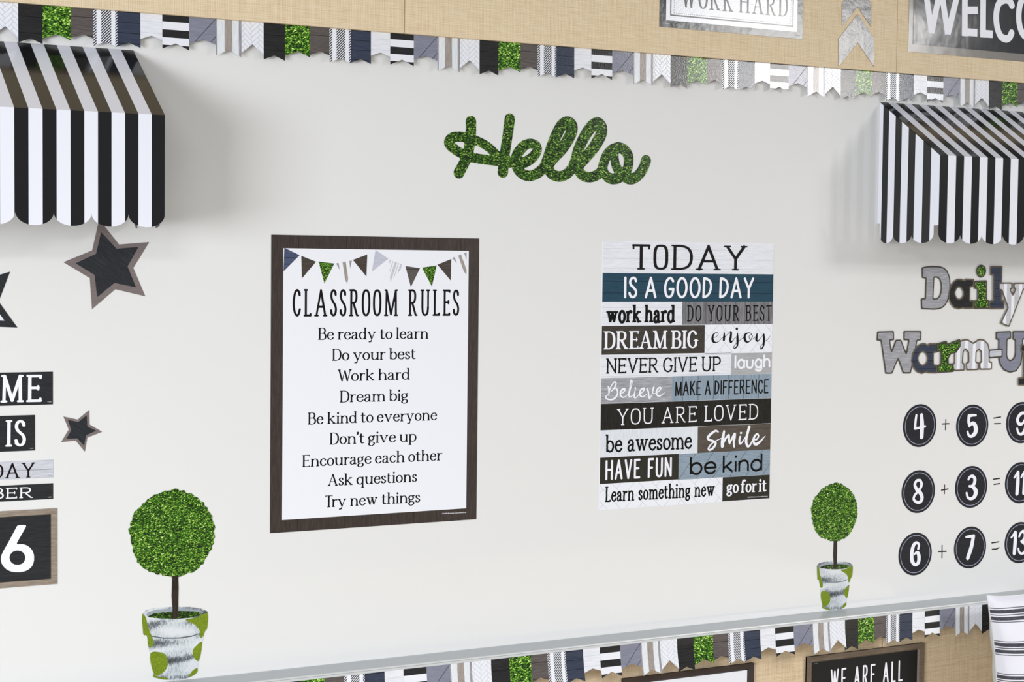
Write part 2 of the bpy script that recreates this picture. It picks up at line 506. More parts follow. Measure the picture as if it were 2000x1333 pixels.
# ------------------------------------------------------------------ lettering
# skeletons: width | strokes | serif marks.  s smooth, l heavy line, t light line, e ellipse, d dot (ball)
# serif marks: b/l/r horizontal (both / left / right), u/d/v vertical tick (up / down / both)
GL = {
 'A': '.62|t 0,0 .31,1;l .31,1 .62,0;l .11,.34 .51,.34|b0,0 b.62,0',
 'B': '.5|l 0,0 0,1;s 0,1 .26,1 .4,.93 .44,.78 .4,.62 .26,.54 0,.54;s 0,.54 .28,.54 .45,.45 .5,.28 .45,.09 .3,0 0,0|l0,0 l0,1',
 'C': '.54|s .52,.8 .44,.94 .29,1 .12,.9 .02,.66 0,.5 .02,.3 .12,.1 .29,0 .44,.06 .54,.24|v.52,.86',
 'D': '.56|l 0,0 0,1;s 0,1 .22,1 .42,.92 .53,.74 .56,.5 .53,.26 .42,.08 .22,0 0,0|l0,0 l0,1',
 'E': '.46|l 0,0 0,1;l 0,1 .46,1;l 0,.52 .36,.52;l 0,0 .46,0|l0,0 l0,1 d.46,1 v.36,.52 u.46,0',
 'F': '.44|l 0,0 0,1;l 0,1 .44,1;l 0,.52 .34,.52|b0,0 l0,1 d.44,1 v.34,.52',
 'G': '.58|s .54,.82 .44,.95 .3,1 .12,.9 .02,.66 0,.5 .02,.3 .12,.1 .3,0 .46,.05 .56,.16;l .56,.14 .56,.42|v.53,.86 b.56,.42',
 'H': '.56|l 0,0 0,1;l .56,0 .56,1;l 0,.52 .56,.52|b0,0 b0,1 b.56,0 b.56,1',
 'I': '0|l 0,0 0,1|b0,0 b0,1',
 'K': '.52|l 0,0 0,1;t .48,1 0,.42;l .14,.58 .52,0|b0,0 b0,1 b.48,1 b.52,0',
 'L': '.42|l 0,0 0,1;l 0,0 .42,0|l0,0 b0,1 u.42,0',
 'M': '.7|t 0,0 .02,1;l .02,1 .35,.03;t .35,.03 .68,1;l .68,1 .7,0|b0,0 b.7,0 l.02,1 r.68,1',
 'N': '.56|t 0,0 0,1;l 0,1 .56,0;t .56,0 .56,1|b0,0 l0,1 b.56,1',
 'O': '.6|e .3,.5 .3,.5|',
 'P': '.48|l 0,0 0,1;s 0,1 .26,1 .43,.92 .48,.74 .43,.56 .26,.48 0,.48|b0,0 l0,1',
 'R': '.52|l 0,0 0,1;s 0,1 .26,1 .42,.93 .47,.76 .42,.58 .26,.5 0,.5;l .2,.5 .52,0|b0,0 l0,1 r.52,0',
 'S': '.45|s .42,.82 .36,.95 .23,1 .09,.94 .03,.78 .1,.62 .24,.51 .38,.4 .45,.24 .39,.06 .24,0 .09,.05 .02,.2|v.42,.87 v.02,.13',
 'T': '.54|l .27,0 .27,1;l 0,1 .54,1|b.27,0 d0,1 d.54,1',
 'U': '.54|l 0,1 0,.3;s 0,.32 .04,.12 .14,.02 .27,0 .4,.02 .5,.12 .54,.32;t .54,.3 .54,1|b0,1 b.54,1',
 'V': '.58|l 0,1 .29,0;t .29,0 .58,1|b0,1 b.58,1',
 'W': '.88|l 0,1 .23,0;t .23,0 .44,.92;l .44,.92 .65,0;t .65,0 .88,1|b0,1 b.88,1',
 'Y': '.58|l 0,1 .29,.46;t .58,1 .29,.46;l .29,.46 .29,0|b0,1 b.58,1 b.29,0',
 'a': '.44|s .05,.5 .11,.61 .22,.64 .34,.6 .38,.46;l .38,.48 .38,.1;s .38,.12 .4,.02 .5,.03;s .38,.4 .24,.36 .08,.28 .02,.15 .08,.03 .18,0 .3,.05 .38,.18;d .065,.5|',
 'b': '.47|l 0,1 0,.03;s 0,.45 .08,.58 .24,.64 .4,.55 .47,.32 .4,.09 .24,0 .08,.05 0,.16|l0,1',
 'c': '.42|s .41,.5 .34,.61 .24,.64 .08,.55 0,.32 .08,.08 .24,0 .35,.04 .43,.15;d .39,.5|',
 'd': '.47|l .47,1 .47,0;s .47,.45 .39,.58 .24,.64 .07,.55 0,.32 .07,.09 .22,0 .38,.06 .47,.18|l.47,1 r.47,0',
 'e': '.45|l .02,.37 .45,.37;s .45,.37 .42,.54 .33,.62 .23,.64 .08,.55 0,.32 .07,.1 .24,0 .37,.04 .46,.16|',
 'f': '.3|s .4,.94 .33,1 .24,.98 .16,.9 .13,.76;l .13,.78 .13,0;l 0,.63 .3,.63;d .385,.93|b.13,0',
 'g': '.44|e .2,.43 .19,.2;s .33,.56 .4,.63 .47,.62;s .1,.27 .03,.19 .07,.11 .22,.08 .38,.05 .44,-.05 .4,-.17 .22,-.26 .05,-.2 .01,-.09 .07,.02 .14,.08;d .46,.615|',
 'h': '.46|l 0,1 0,0;s 0,.42 .08,.56 .24,.64 .39,.58 .46,.4;l .46,.42 .46,0|l0,1 b0,0 b.46,0',
 'i': '.0|l 0,.64 0,0;D 0,.9|l0,.64 b0,0',
 'k': '.46|l 0,1 0,0;t .4,.64 .02,.28;l .14,.38 .46,0|l0,1 b0,0 b.4,.64 b.46,0',
 'l': '.0|l 0,1 0,0|l0,1 b0,0',
 'm': '.8|l 0,.64 0,0;s 0,.42 .06,.57 .2,.64 .33,.59 .4,.4;l .4,.42 .4,0;s .4,.42 .46,.57 .6,.64 .73,.59 .8,.4;l .8,.42 .8,0|l0,.64 b0,0 b.4,0 b.8,0',
 'n': '.46|l 0,.64 0,0;s 0,.42 .08,.56 .24,.64 .39,.58 .46,.4;l .46,.42 .46,0|l0,.64 b0,0 b.46,0',
 'o': '.48|e .24,.32 .24,.32|',
 'p': '.47|l 0,.64 0,-.3;s 0,.45 .08,.58 .24,.64 .4,.55 .47,.32 .4,.09 .24,0 .08,.05 0,.16|l0,.64 b0,-.3',
 'q': '.47|l .47,.64 .47,-.3;s .47,.45 .39,.58 .24,.64 .07,.55 0,.32 .07,.09 .24,0 .39,.06 .47,.18|b.47,-.3',
 'r': '.32|l 0,.64 0,0;s 0,.4 .07,.54 .17,.62 .29,.63;d .29,.6|l0,.64 b0,0',
 's': '.34|s .31,.5 .27,.6 .17,.64 .06,.58 .04,.46 .12,.37 .24,.29 .33,.2 .3,.06 .18,0 .06,.04 .02,.15|v.31,.56 v.02,.1',
 't': '.28|l .11,.84 .11,.16;s .11,.18 .14,.05 .22,0 .33,.06;l 0,.63 .3,.63|',
 'u': '.46|l 0,.64 0,.22;s 0,.24 .05,.07 .2,0 .37,.06 .46,.22;l .46,.64 .46,0|l0,.64 l.46,.64 r.46,0',
 'v': '.48|l 0,.64 .24,.02;t .24,.02 .48,.64|b0,.64 b.48,.64',
 'w': '.74|l 0,.64 .2,.02;t .2,.02 .37,.6;l .37,.6 .54,.02;t .54,.02 .74,.64|b0,.64 b.37,.64 b.74,.64',
 'y': '.48|l 0,.64 .25,.02;t .48,.64 .2,-.16;s .2,-.16 .14,-.25 .04,-.26;d .04,-.24|b0,.64 b.48,.64',
 "'": '.06|s .06,1 .08,.9 0,.78;D .04,.95|',
 '1': '.2|l .2,0 .2,1;l .2,1 0,.82|', '3': '.44|s .02,.86 .2,1 .4,.88 .36,.62 .16,.54;s .16,.54 .4,.5 .44,.2 .22,0 .0,.14|',
 '4': '.5|l .36,0 .36,1;l .36,1 0,.3;l 0,.3 .5,.3|', '7': '.44|l 0,1 .44,1;l .44,1 .14,0|',
 '9': '.46|e .22,.7 .22,.3;s .44,.7 .42,.3 .14,0|', '5': '.44|l .4,1 .06,1;l .06,1 .03,.56;s .03,.56 .26,.62 .44,.34 .22,0 .0,.12|',
}
GSANS = {   # geometric sans forms
 'a': '.5|e .24,.32 .24,.32;l .48,.64 .48,0|', 'g': '.5|e .24,.32 .24,.32;l .48,.64 .48,-.04;s .48,-.05 .43,-.19 .25,-.25 .08,-.19 .03,-.12|',
 'u': '.44|l 0,.64 0,.22;s 0,.24 .05,.06 .22,0 .39,.06 .44,.24;l .44,.64 .44,.22|', 'h': '.42|l 0,1 0,0;s 0,.4 .06,.57 .22,.64 .37,.57 .42,.38;l .42,.4 .42,0|',
 'n': '.42|l 0,.64 0,0;s 0,.4 .06,.57 .22,.64 .37,.57 .42,.38;l .42,.4 .42,0|', 'b': '.5|l 0,1 0,0;e .26,.32 .24,.32|',
 'd': '.5|l .48,1 .48,0;e .24,.32 .24,.32|', 'k': '.44|l 0,1 0,0;l .38,.62 .02,.26;l .12,.36 .42,.02|',
 'e': '.5|l .02,.33 .5,.33;s .5,.33 .47,.48 .39,.59 .26,.64 .1,.58 .01,.42 .0,.3 .04,.14 .14,.03 .26,0 .38,.03 .46,.13|',
}
GHAND = {'G': '.56|s .52,.84 .44,.95 .3,1 .12,.88 .02,.64 0,.46 .03,.24 .12,.06 .26,0 .4,.06 .5,.2 .54,.42;l .3,.42 .54,.42|',
         'D': '.5|l 0,0 .03,1;s .03,1 .24,.96 .42,.84 .5,.64 .48,.42 .38,.2 .22,.06 0,0|',
         'B': GL['B'].split('|')[0] + '|' + GL['B'].split('|')[1] + '|', 'S': '.44|s .42,.84 .36,.96 .24,1 .1,.93 .04,.78 .1,.63 .26,.5 .4,.36 .44,.2 .36,.05 .22,0 .08,.06 .01,.2|'}
FONTS = {
 'book': dict(a=0.078, b=0.031, t=0.036, sl=0.085, sb=0.018, gap=0.035, sp=0.34, ball=0.06),
 'bookcaps': dict(a=0.086, b=0.034, t=0.042, sl=0.1, sb=0.022, gap=0.02, sp=0.24, ball=0.06),
 'bookbold': dict(a=.088, b=.04, t=.045, sl=.075, sb=.028, gap=.02, sp=.17, ball=.075),
 'thincaps': dict(a=.055, b=.022, t=.025, sl=.09, sb=.018, gap=.09, sp=.3, ball=.05),
 'slabhand': dict(a=0.046, b=0.044, t=0.04, sl=0.05, sb=0.036, gap=0.11, sp=0.44, se=2.5, kern=0, wadj={'M': 1.3, 'A': 1.25}),
 'slabtall': dict(a=0.048, b=0.044, t=0.046, sl=0.055, sb=0.034, gap=0.14, sp=0.5, se=2.5, kern=0),
 'slabwide': dict(a=0.078, b=0.05, t=0.076, sl=0.115, sb=0.034, gap=0.15, sp=0.3, se=3.2, kern=0, wadj={'O': 0.66, 'T': 0.95}),
 'slabfine': dict(a=0.046, b=0.042, t=0.044, sl=0.085, sb=0.032, gap=0.16, sp=0.62, se=2.7, kern=0),
 'slabmid': dict(a=.068, b=.052, t=.064, sl=.07, sb=.04, gap=.09, sp=.5, se=2.4, kern=0),
 'slabday': dict(a=.07, b=.045, t=.066, sl=.085, sb=.036, gap=.1, sp=.5, se=2.8, kern=0),
 'slabbold': dict(a=0.084, b=0.07, t=0.07, sl=0.055, sb=0.05, gap=-0.01, sp=0.2, ball=0.1, flat=1, kern=0),
 'slabcard': dict(a=.085, b=.05, t=.07, sl=.1, sb=.048, gap=.2, sp=.3, kern=0),
 'typed': dict(a=0.066, b=0.056, t=0.062, sl=0.07, sb=0.052, gap=0.05, sp=0.38, rough=0.013, ball=0.078, kern=0),
 'typedlow': dict(a=0.066, b=0.056, t=0.05, sl=0.06, sb=0.05, gap=0.015, sp=0.34, rough=0.013, ball=0.078, kern=0),
 'hand': dict(a=0.072, b=0.068, t=0.07, sl=0, sb=0, gap=0.12, sp=0.46, set=GHAND, kern=0),
 'handfun': dict(a=0.066, b=0.062, t=0.064, sl=0, sb=0, gap=0.12, sp=0.5, set=GHAND, kern=0),
 'handtall': dict(a=0.058, b=0.05, t=0.056, sl=0, sb=0, gap=0.1, sp=0.34, set=GHAND, kern=0),
 'handthin': dict(a=.048, b=.048, t=.048, sl=0, sb=0, gap=.17, sp=.5, set=GHAND, kern=0),
 'sans': dict(a=0.066, b=0.066, t=0.07, sl=0, sb=0, gap=0.11, sp=0.43, flat=1, set=GSANS, kern=0),
 'sansbold':  dict(a=.088, b=.085, t=.08, sl=0, sb=0, gap=.09, sp=.42, flat=1, set=GSANS, kern=0),
 'tiny':  dict(a=.1, b=.09, t=.1, sl=0, sb=0, gap=.12, sp=.35, kern=0),
}
_cache = {}
def glyph(font, ch, xs, R=44):
    """(verts, faces) of one letter in cap-height units, skeleton width scaled by xs"""
    key = (font, ch, round(xs, 3), R)
    if key in _cache: return _cache[key]
    fo = FONTS[font]
    src = fo.get('set', {}).get(ch) or GL[ch]
    w, strokes, marks = src.split('|')
    a, b, tn, sl, sb = fo['a'], fo['b'], fo['t'], fo['sl'], fo['sb']
    w = float(w) * xs
    wa = fo.get('wadj', {}).get(ch, 1.0)
    xs = xs * wa; w = w * wa
    has_d = ch in 'gpqy'
    X, Y = grid(-sl - a - .12, -.42 if has_d else -.12, w + sl + a + .2, 1.14, 1.0 / R)
    F = np.full(X.shape, 9e9)
    def acc(G): np.minimum(F, G, out=F)
    def nib(p, A, B):
        p = resample(np.asarray(p, float), min(A, B) * .3) if len(p) > 1 else p
        return np.column_stack([p, np.full(len(p), A), np.full(len(p), B)])
    for st in strokes.split(';'):
        k, *ps = st.split()
        p = np.array([[float(q) for q in z.split(',')] for z in ps])
        if k == 'e':
            n = fo.get('se', 2.0)
            th = np.linspace(0, 2 * np.pi, 240)
            c, s = np.cos(th), np.sin(th)
            q = np.column_stack([p[0, 0] + p[1, 0] * np.sign(c) * np.abs(c) ** (2 / n), p[0, 1] + p[1, 1] * np.sign(s) * np.abs(s) ** (2 / n)])
            q[:, 0] *= xs
            acc(f_stroke(X, Y, nib(q, a, b))); continue
        p[:, 0] *= xs
        if k == 's': acc(f_stroke(X, Y, nib(spline(p, 14), a, b)))
        elif k == 'd':
            if fo.get('ball'): acc(f_stroke(X, Y, nib(p, fo['ball'], fo['ball'])))
        elif k == 'D':
            r = max(a * 1.25, fo.get('ball', 0) * 1.1); acc(f_stroke(X, Y, nib(p, r, r)))
        elif fo.get('flat'):
            r = tn if k == 't' else a
            if abs(p[0, 1] - p[1, 1]) < 1e-6: r = b
            acc(f_box(X, Y, p[0], p[1], r))
        else:
            A, B = (tn, tn) if k == 't' else (a, b)
            acc(f_stroke(X, Y, nib(dense(p, 26), A, B)))
    if sl:
        for mk in marks.split():
            k = mk[0]; x, y = (float(q) for q in mk[1:].split(','))
            x *= xs
            up = -1 if y > .45 else 1
            if k in 'blr':
                x0 = x - (sl if k in 'bl' else 0) - (a if k in 'bl' else 0)
                x1 = x + (sl if k in 'br' else 0) + (a if k in 'br' else 0)
                yy = y + up * (sb - b)
                if fo.get('flat'): acc(f_box(X, Y, (x0, y + up * sb), (x1, y + up * sb), sb))
                else:
                    acc(f_stroke(X, Y, nib(dense([[x0 + sb, yy], [x1 - sb, yy]], 16), sb, sb)))
                    if sb < .03:      # brackets
                        acc(f_stroke(X, Y, np.array([[x, y + up * .05, a * 1.22, .05], [x, y + up * .025, a * 1.6, .03]])))
            else:
                L = sl * 1.25
                y0, y1 = (y - L if k in 'dv' else y), (y + L if k in 'uv' else y)
                if k == 'v': y0, y1 = y - L * .8, y + L * .8
                acc(f_stroke(X, Y, nib(dense([[x, y0], [x, y1]], 12), max(sb, b * .9) * 1.05, sb)))
    if fo.get('rough'):
        F += fo['rough'] * np.sin(X * 41 + 3 * np.sin(Y * 23 + ord(ch))) * np.sin(Y * 37 + 2 * np.sin(X * 29))
    vs, fs = march(F, X, Y)
    ink = [q[0] for q in vs]
    r = _cache[key] = ((vs, fs), w, -min(ink), max(ink) - w)
    return r

KERN = {'Wo': -.12, 'Tr': -.14, 'ry': -.04, "n'": -.03, "'t": -.04, 'AM': -.03, 'EA': -.06, 'DA': -.03, 'AY': -.05, 'AV': -.06, 'LO': -.02, 'fo': -.05, 'r ': -.02, 'ra': -.02, 'LL': 0}
def text(mb, s, font, p0, p1, h, d, mi=0, R=44, wob=0.0, seed=1, only=None):
    """set a line of lettering between two baseline points, cap height h (inches)"""
    fo = FONTS[font]
    ov = fo['b'] * (.35 if fo.get('flat') else .9)
    h = h / (1 + 2 * ov)
    W = math.hypot(p1[0] - p0[0], p1[1] - p0[1]) / h
    ws = fixed = 0.0
    def gap(i):
        if i >= len(s) - 1 or s[i + 1] == ' ': return 0.0
        return fo['gap'] + (KERN.get(s[i:i + 2], 0) if fo.get('kern', 1) else 0)
    for i, ch in enumerate(s):
        if ch == ' ': fixed += fo['sp']; continue
        g = glyph(font, ch, 1.0, R)
        ws += g[1]; fixed += g[2] + g[3] + gap(i)
    xs = (W - fixed) / max(ws, 1e-6)
    ux, uy = (p1[0] - p0[0]) / (W * h), (p1[1] - p0[1]) / (W * h)
    x = 0.0
    rnd = random.Random(seed)
    for i, ch in enumerate(s):
        if ch == ' ': x += fo['sp']; continue
        (vs, fs), w, lb, rb = glyph(font, ch, xs, R)
        dy = ov + rnd.uniform(-wob, wob)
        if only is None or only == i: mb.add([(p0[0] + ux * (x + lb + a) * h - uy * (b + dy) * h, p0[1] + uy * (x + lb + a) * h + ux * (b + dy) * h, d) for a, b in vs], fs, mi)
        x += lb + w + rb + gap(i)
    return xs

def lettering(s, font, p0, p1, h, d, mat, parent, name='lettering', **k):
    mb = MB()
    text(mb, s, font, p0, p1, h, d, **k)
    return mb.build(name, mat, parent)

def pen(strokes, step, dots=()):
    """handwriting: list of point lists (u, v, r) -> region"""
    P = [np.column_stack([q[:, :2], q[:, 2], q[:, 2]]) for q in (resample(spline(s, 12) if len(s) > 2 else dense(s, 30), step * .6) for s in strokes)]
    A = np.vstack(P)
    X, Y = grid(A[:, 0].min() - .6, A[:, 1].min() - .6, A[:, 0].max() + .6, A[:, 1].max() + .6, step)
    F = np.full(X.shape, 9e9)
    for x, y, a, b in A:
        j0, j1 = int((x - a - .1 - X[0, 0]) / step), int((x + a + .1 - X[0, 0]) / step) + 2
        i0, i1 = int((y - a - .1 - Y[0, 0]) / step), int((y + a + .1 - Y[0, 0]) / step) + 2
        j0, i0 = max(j0, 0), max(i0, 0)
        sub = F[i0:i1, j0:j1]
        np.minimum(sub, np.hypot(X[i0:i1, j0:j1] - x, Y[i0:i1, j0:j1] - y) - a, out=sub)
    return F, X, Y

def script(strokes, step, d, mat, parent, name='lettering'):
    F, X, Y = pen(strokes, step)
    vs, fs = march(F, X, Y)
    return MB().add([(x, y, d) for x, y in vs], fs).build(name, mat, parent)

def outline_region(outer, holes, off, step, smooth=0):
    """polygon(s) minus holes, shrunk by off"""
    pts = [p for o in outer for p in o]
    X, Y = grid(min(p[0] for p in pts) - .2, min(p[1] for p in pts) - .2, max(p[0] for p in pts) + .2, max(p[1] for p in pts) + .2, step)
    F = np.full(X.shape, 9e9)
    for o in outer: np.minimum(F, f_poly(X, Y, o), out=F)
    for h in holes: np.maximum(F, -f_poly(X, Y, h), out=F)
    return F + off, X, Y

def soften(F, n=2):
    """round off facets"""
    for _ in range(n):
        P = np.pad(F, 1, mode='edge')
        F = (P[:-2, 1:-1] + P[2:, 1:-1] + P[1:-1, :-2] + P[1:-1, 2:] + 2 * F) / 6
    return F

def ell(cx, cy, rx, ry, n=40): return [(cx + rx * math.cos(2 * math.pi * i / n), cy + ry * math.sin(2 * math.pi * i / n)) for i in range(n)]

def herringbone(box, w, L, lw, ox=0.0, oy=0.0):
    """thin convex pieces tracing a herringbone of planks w x L, inside rect box=(u0,v0,u1,v1)"""
    out = []
    u0, v0, u1, v1 = box
    B = rect(u0, v0, u1, v1)
    k = math.sqrt(.5)
    n = int((u1 - u0 + v1 - v0) / w) + 8
    lines = []
    # planks in the rotated frame: horizontal plank at (i*w + j*2L...) staircase pattern
    for j in range(-n, n):
        for i in range(-n, n):
            x0, y0 = i * w + j * L, i * w - j * L
            lines += [((x0, y0), (x0 + L, y0)), ((x0, y0), (x0, y0 + w)),
                      ((x0 + L, y0 - L + w), (x0 + L + w, y0 - L + w)), ((x0 + L, y0 - L + w), (x0 + L, y0 + w))]
    cu, cv = (u0 + u1) / 2 + ox, (v0 + v1) / 2 + oy
    seen = set()
    for (a, b) in lines:
        q = []
        for x, y in (a, b): q.append((cu + k * (x - y), cv + k * (x + y)))
        (ax, ay), (bx, by) = q
        if max(ax, bx) < u0 or min(ax, bx) > u1 or max(ay, by) < v0 or min(ay, by) > v1: continue
        key = tuple(sorted(((round(ax, 3), round(ay, 3)), (round(bx, 3), round(by, 3)))))
        if key in seen: continue
        seen.add(key)
        dx, dy = bx - ax, by - ay
        m = math.hypot(dx, dy) or 1
        nx, ny = -dy / m * lw / 2, dx / m * lw / 2
        p = clip([(ax - nx, ay - ny), (bx - nx, by - ny), (bx + nx, by + ny), (ax + nx, ay + ny)], B)
        if p: out.append(p)
    return out
GL['\u00a9'] = '.7|e .35,.5 .35,.5;s .5,.62 .36,.7 .22,.5 .36,.3 .5,.38|'

# ------------------------------------------------------------------ the room shell and the boards
tag(MB().box(-110, 190, -68.25, 40, -2.2, -1.2).build('wall_back', M['wall']), kind='structure')
tag(MB().add([(-110, -68.25, -1.2), (190, -68.25, -1.2), (190, -68.25, 220), (-110, -68.25, 220)], [(3, 2, 1, 0)]).build('floor', M['floor']), kind='structure')

seam_up = (10.2, 57.6)
def burlap_panel(u0, u1, v0, v1, d, mat, label, lap=0.0):
    g = .03
    mb = MB().box(u0 + g, u1 - g, v0, v1, -.9, d)
    return tag(mb.build('burlap_panel', mat), label, 'bulletin board', 'burlap covered bulletin boards')
burlap_panel(-80, seam_up[0], 15.28, 38, .75, M['burlap_up'], 'tan burlap board along the top of the wall, left of both metal-framed signs')
burlap_panel(*seam_up, 15.28, 38, .75, M['burlap_up'], 'tan burlap board behind the white sign and the two silver arrows')
burlap_panel(seam_up[1], 150, 15.28, 38, .75, M['burlap_up'], 'tan burlap board behind the black welcome sign, top right')
burlap_panel(-80, 58.07, -66, -33.15, 0, M['burlap_low_shaded'], 'tan burlap board under the marker tray, left of the seam')
burlap_panel(58.07, 150, -66, -33.15, 0, M['burlap_low_shaded'], 'tan burlap board under the marker tray, behind the striped cushion')

wb = thing('whiteboard', 'long white glossy whiteboard filling the middle of the wall', 'whiteboard', 20, -33.1)
MB().box(-80, 150, -33.1, 15.26, -.9, 0).build('writing_surface', M['board'], wb)
tr = MB()
prof = [(-33.1, 0.02), (-32.25, 0.02), (-32.3, .25), (-32.34, 2.3), (-32.28, 2.42), (-32.3, 2.55), (-32.62, 2.6), (-32.68, 2.5), (-32.72, 1.9), (-33.1, 1.5)]
def extrude(mb, prof, ua, ub, mi=None):
    n = len(prof)
    vs = [(ua, v, d) for v, d in prof] + [(ub, v, d) for v, d in prof]
    fs = [(i, (i + 1) % n, (i + 1) % n + n, i + n) for i in range(n)] + [tuple(range(n - 1, -1, -1)), tuple(range(n, 2 * n))]
    mb.add(vs, fs)
extrude(tr, prof, -80, 150)
tray = tr.build('marker_tray', M['alu'], wb)
lip = MB()
extrude(lip, [(-32.27, 2.44), (-32.24, 2.5), (-32.26, 2.6), (-32.36, 2.64), (-32.36, 2.56)], -80, 150)
extrude(lip, [(-32.42, 2.56), (-32.4, 2.63), (-32.6, 2.66), (-32.63, 2.56)], -80, 150)
lip.build('tray_lip', M['alu_lip_lit'], tray)
# sums worked in dry marker between the number discs
def mark(name, strokes, label):
    tag(script(strokes, .012, .006, M['marker'], wb, name), label)
def mk(pts, r=.06): return [(u, v, r) for u, v in pts]
mark('plus_sign', [mk([(64.912,-15.749),(64.89,-16.679)]), mk([(64.521,-16.146),(64.924,-16.145),(65.308,-16.15)])], 'marker plus sign between 4 and 5')
mark('plus_sign', [mk([(64.941,-21.779),(64.934,-22.573)]), mk([(64.581,-22.227),(65.378,-22.168)])], 'marker plus sign between 8 and 3')
mark('plus_sign', [mk([(64.808,-27.337),(64.826,-28.488)]), mk([(64.394,-27.883),(65.323,-27.929)])], 'marker plus sign between 6 and 7')
mark('equals_sign', [mk([(70.748,-15.809),(71.584,-15.734)]), mk([(70.839,-16.341),(71.604,-16.352)])], 'marker equals sign before 9')
mark('equals_sign', [mk([(70.87,-21.547),(71.666,-21.491)]), mk([(70.97,-22.027),(71.682,-21.984)])], 'marker equals sign before 11')
mark('equals_sign', [mk([(70.879,-27.518),(71.738,-27.479)]), mk([(70.942,-28.127),(71.457,-28.131),(71.773,-28.022)])], 'marker equals sign before 13')

# ------------------------------------------------------------------ pennant border trim
# each flag: kind, left, right, lower corner drop left / right, notch drop (inches from the strip's top edge)
PERIOD = 17.4
FLAGS = [('black', 0, 1.62, 2.68, 2.68, 2.34), ('grass', 1.62, 3.56, 2.3, 2.3, 1.92), ('brown', 3.56, 5.07, 2.12, 2.06, 1.8),
         ('ticking', 5.07, 6.75, 2.55, 2.52, 2.22), ('navy', 6.75, 8.37, 2.49, 2.48, 2.17), ('white', 8.37, 9.93, 1.84, 1.82, 1.57),
         ('banded', 9.93, 11.86, 2.41, 2.41, 1.98), ('grey', 11.86, 13.83, 1.9, 1.88, 1.55), ('planked', 13.83, 15.72, 2.62, 2.63, 2.18),
         ('herringbone', 15.72, 17.4, 2.32, 2.4, 1.64)]
FNAME = {'black': 'black_wood_flag', 'grass': 'boxwood_flag', 'brown': 'taupe_wood_flag', 'ticking': 'ticking_stripe_flag', 'navy': 'navy_plank_flag',
         'white': 'white_shiplap_flag', 'banded': 'black_and_white_flag', 'grey': 'grey_plank_flag', 'planked': 'striped_plank_flag', 'herringbone': 'herringbone_flag'}

def flag(kind, u0, u1, vt, bl, br, bn, d0, lean, parent):
    mb = MB()
    um = (u0 + u1) / 2
    halves = [[(u0, vt - bl), (um, vt - bn), (um, vt), (u0, vt)], [(um, vt - bn), (u1, vt - br), (u1, vt), (um, vt)]]
    def dd(v):
        t = max(0.0, (vt - v) / 2.7); return d0 + lean * t ** 1.6
    nb = 5 if lean else 1
    def lay(poly, mi, eps):
        for h in halves:
            q = clip(poly, h)
            if not q: continue
            for k in range(nb):
                a, b = vt - 2.75 * (k + 1) / nb, vt - 2.75 * k / nb
                z = clip(q, rect(u0 - 1, a, u1 + 1, b)) if nb > 1 else q
                if z and len(z) > 2: mb.add([(u, v, dd(v) + eps) for u, v in z], [tuple(range(len(z)))], mi)
    W = u1 - u0
    full = rect(u0, vt - 3, u1, vt)
    E = .012
    if kind in ('black', 'brown', 'navy', 'white', 'grass'):
        mats = [M[{'black': 'black_wood', 'brown': 'brown_wood', 'navy': 'navy_wood', 'white': 'white_wood', 'grass': 'grass_flag'}[kind]]]
        lay(full, 0, 0)
    elif kind == 'ticking':
        mats = [M['paper_lam'], M['line_dark']]
        lay(full, 0, 0)
        for a, b in ((0, .13), (.33, .74), (.91, 1)):
            B = rect(u0 + a * W, vt - 3, u0 + b * W, vt)
            for k in range(-12, 20):
                y = vt - 3 + k * .19
                p = clip([(u0, y), (u1, y + W), (u1, y + W + .095), (u0, y + .095)], B)
                if p: lay(p, 1, E)
    elif kind == 'banded':
        mats = [M['black_wood'], M['paper_lam']]
        lay(full, 0, 0)
        for a, b in ((.5, 1.05), (1.6, 2.13)): lay(rect(u0, vt - b, u1, vt - a), 1, E)
    elif kind == 'grey':
        mats = [M['grey_diag'], M['line_dark']]
        lay(full, 0, 0)
        for y in (-2.6, -1.35): lay([(u0, vt + y - .9), (u1, vt + y + 1.3), (u1, vt + y + 1.345), (u0, vt + y - .855)], 1, E)
    elif kind == 'planked':
        mats = [M['wash_band'], M['taupe_band'], M['grey_band']]
        lay(full, 0, 0)
        lay(rect(u0, vt - 3, u0 + .05 * W, vt), 2, E)
        lay(rect(u0 + .34 * W, vt - 3, u0 + .64 * W, vt), 1, E)
        lay(rect(u0 + .9 * W, vt - 3, u1, vt), 2, E)
    else:
        mats = [M['paper_lam'], M['line_grey']]
        lay(full, 0, 0)
        for p in herringbone((u0, vt - 3, u1, vt), .27, .81, .024): lay(p, 1, E)
    return mb.build(FNAME[kind], mats, parent)

def border(label, group, starts, vt, d0, lean, first=0, last=99):
    s0 = starts[0]
    root = thing('border_strip', label, 'border trim', s0, vt - 2.7, d0, group)
    i = 0
    for n_, (a, b) in enumerate(zip(starts[:-1], starts[1:])):
        k = (b - a) / PERIOD
        ln = lean[min(n_, len(lean) - 1)]
        for f in FLAGS:
            if first <= i < last:
                flag(f[0], a + f[1] * k, a + f[2] * k, vt, *f[3:], d0, ln, root)
            i += 1
    return root
g1, g2 = 'pennant border strips above the whiteboard', 'pennant border strips under the marker tray'
border('pennant border strip whose last, herringbone flag shows at the top left corner', g1, [-36, -18.18], 15.32, .42, [.06], first=8)
border('pennant border strip above the left awning, ending over the H of the greeting', g1, [-18.18, -.8, 16.66], 15.32, .42, [.06])
border('pennant border strip under the WORK HARD sign, washed out by glare', g1, [16.66, 34.15, 51.7], 15.32, .43, [.06])
border('pennant border strip above the right awning, under the black welcome sign', g1, [51.7, 68.75, 86], 15.32, .42, [.06])
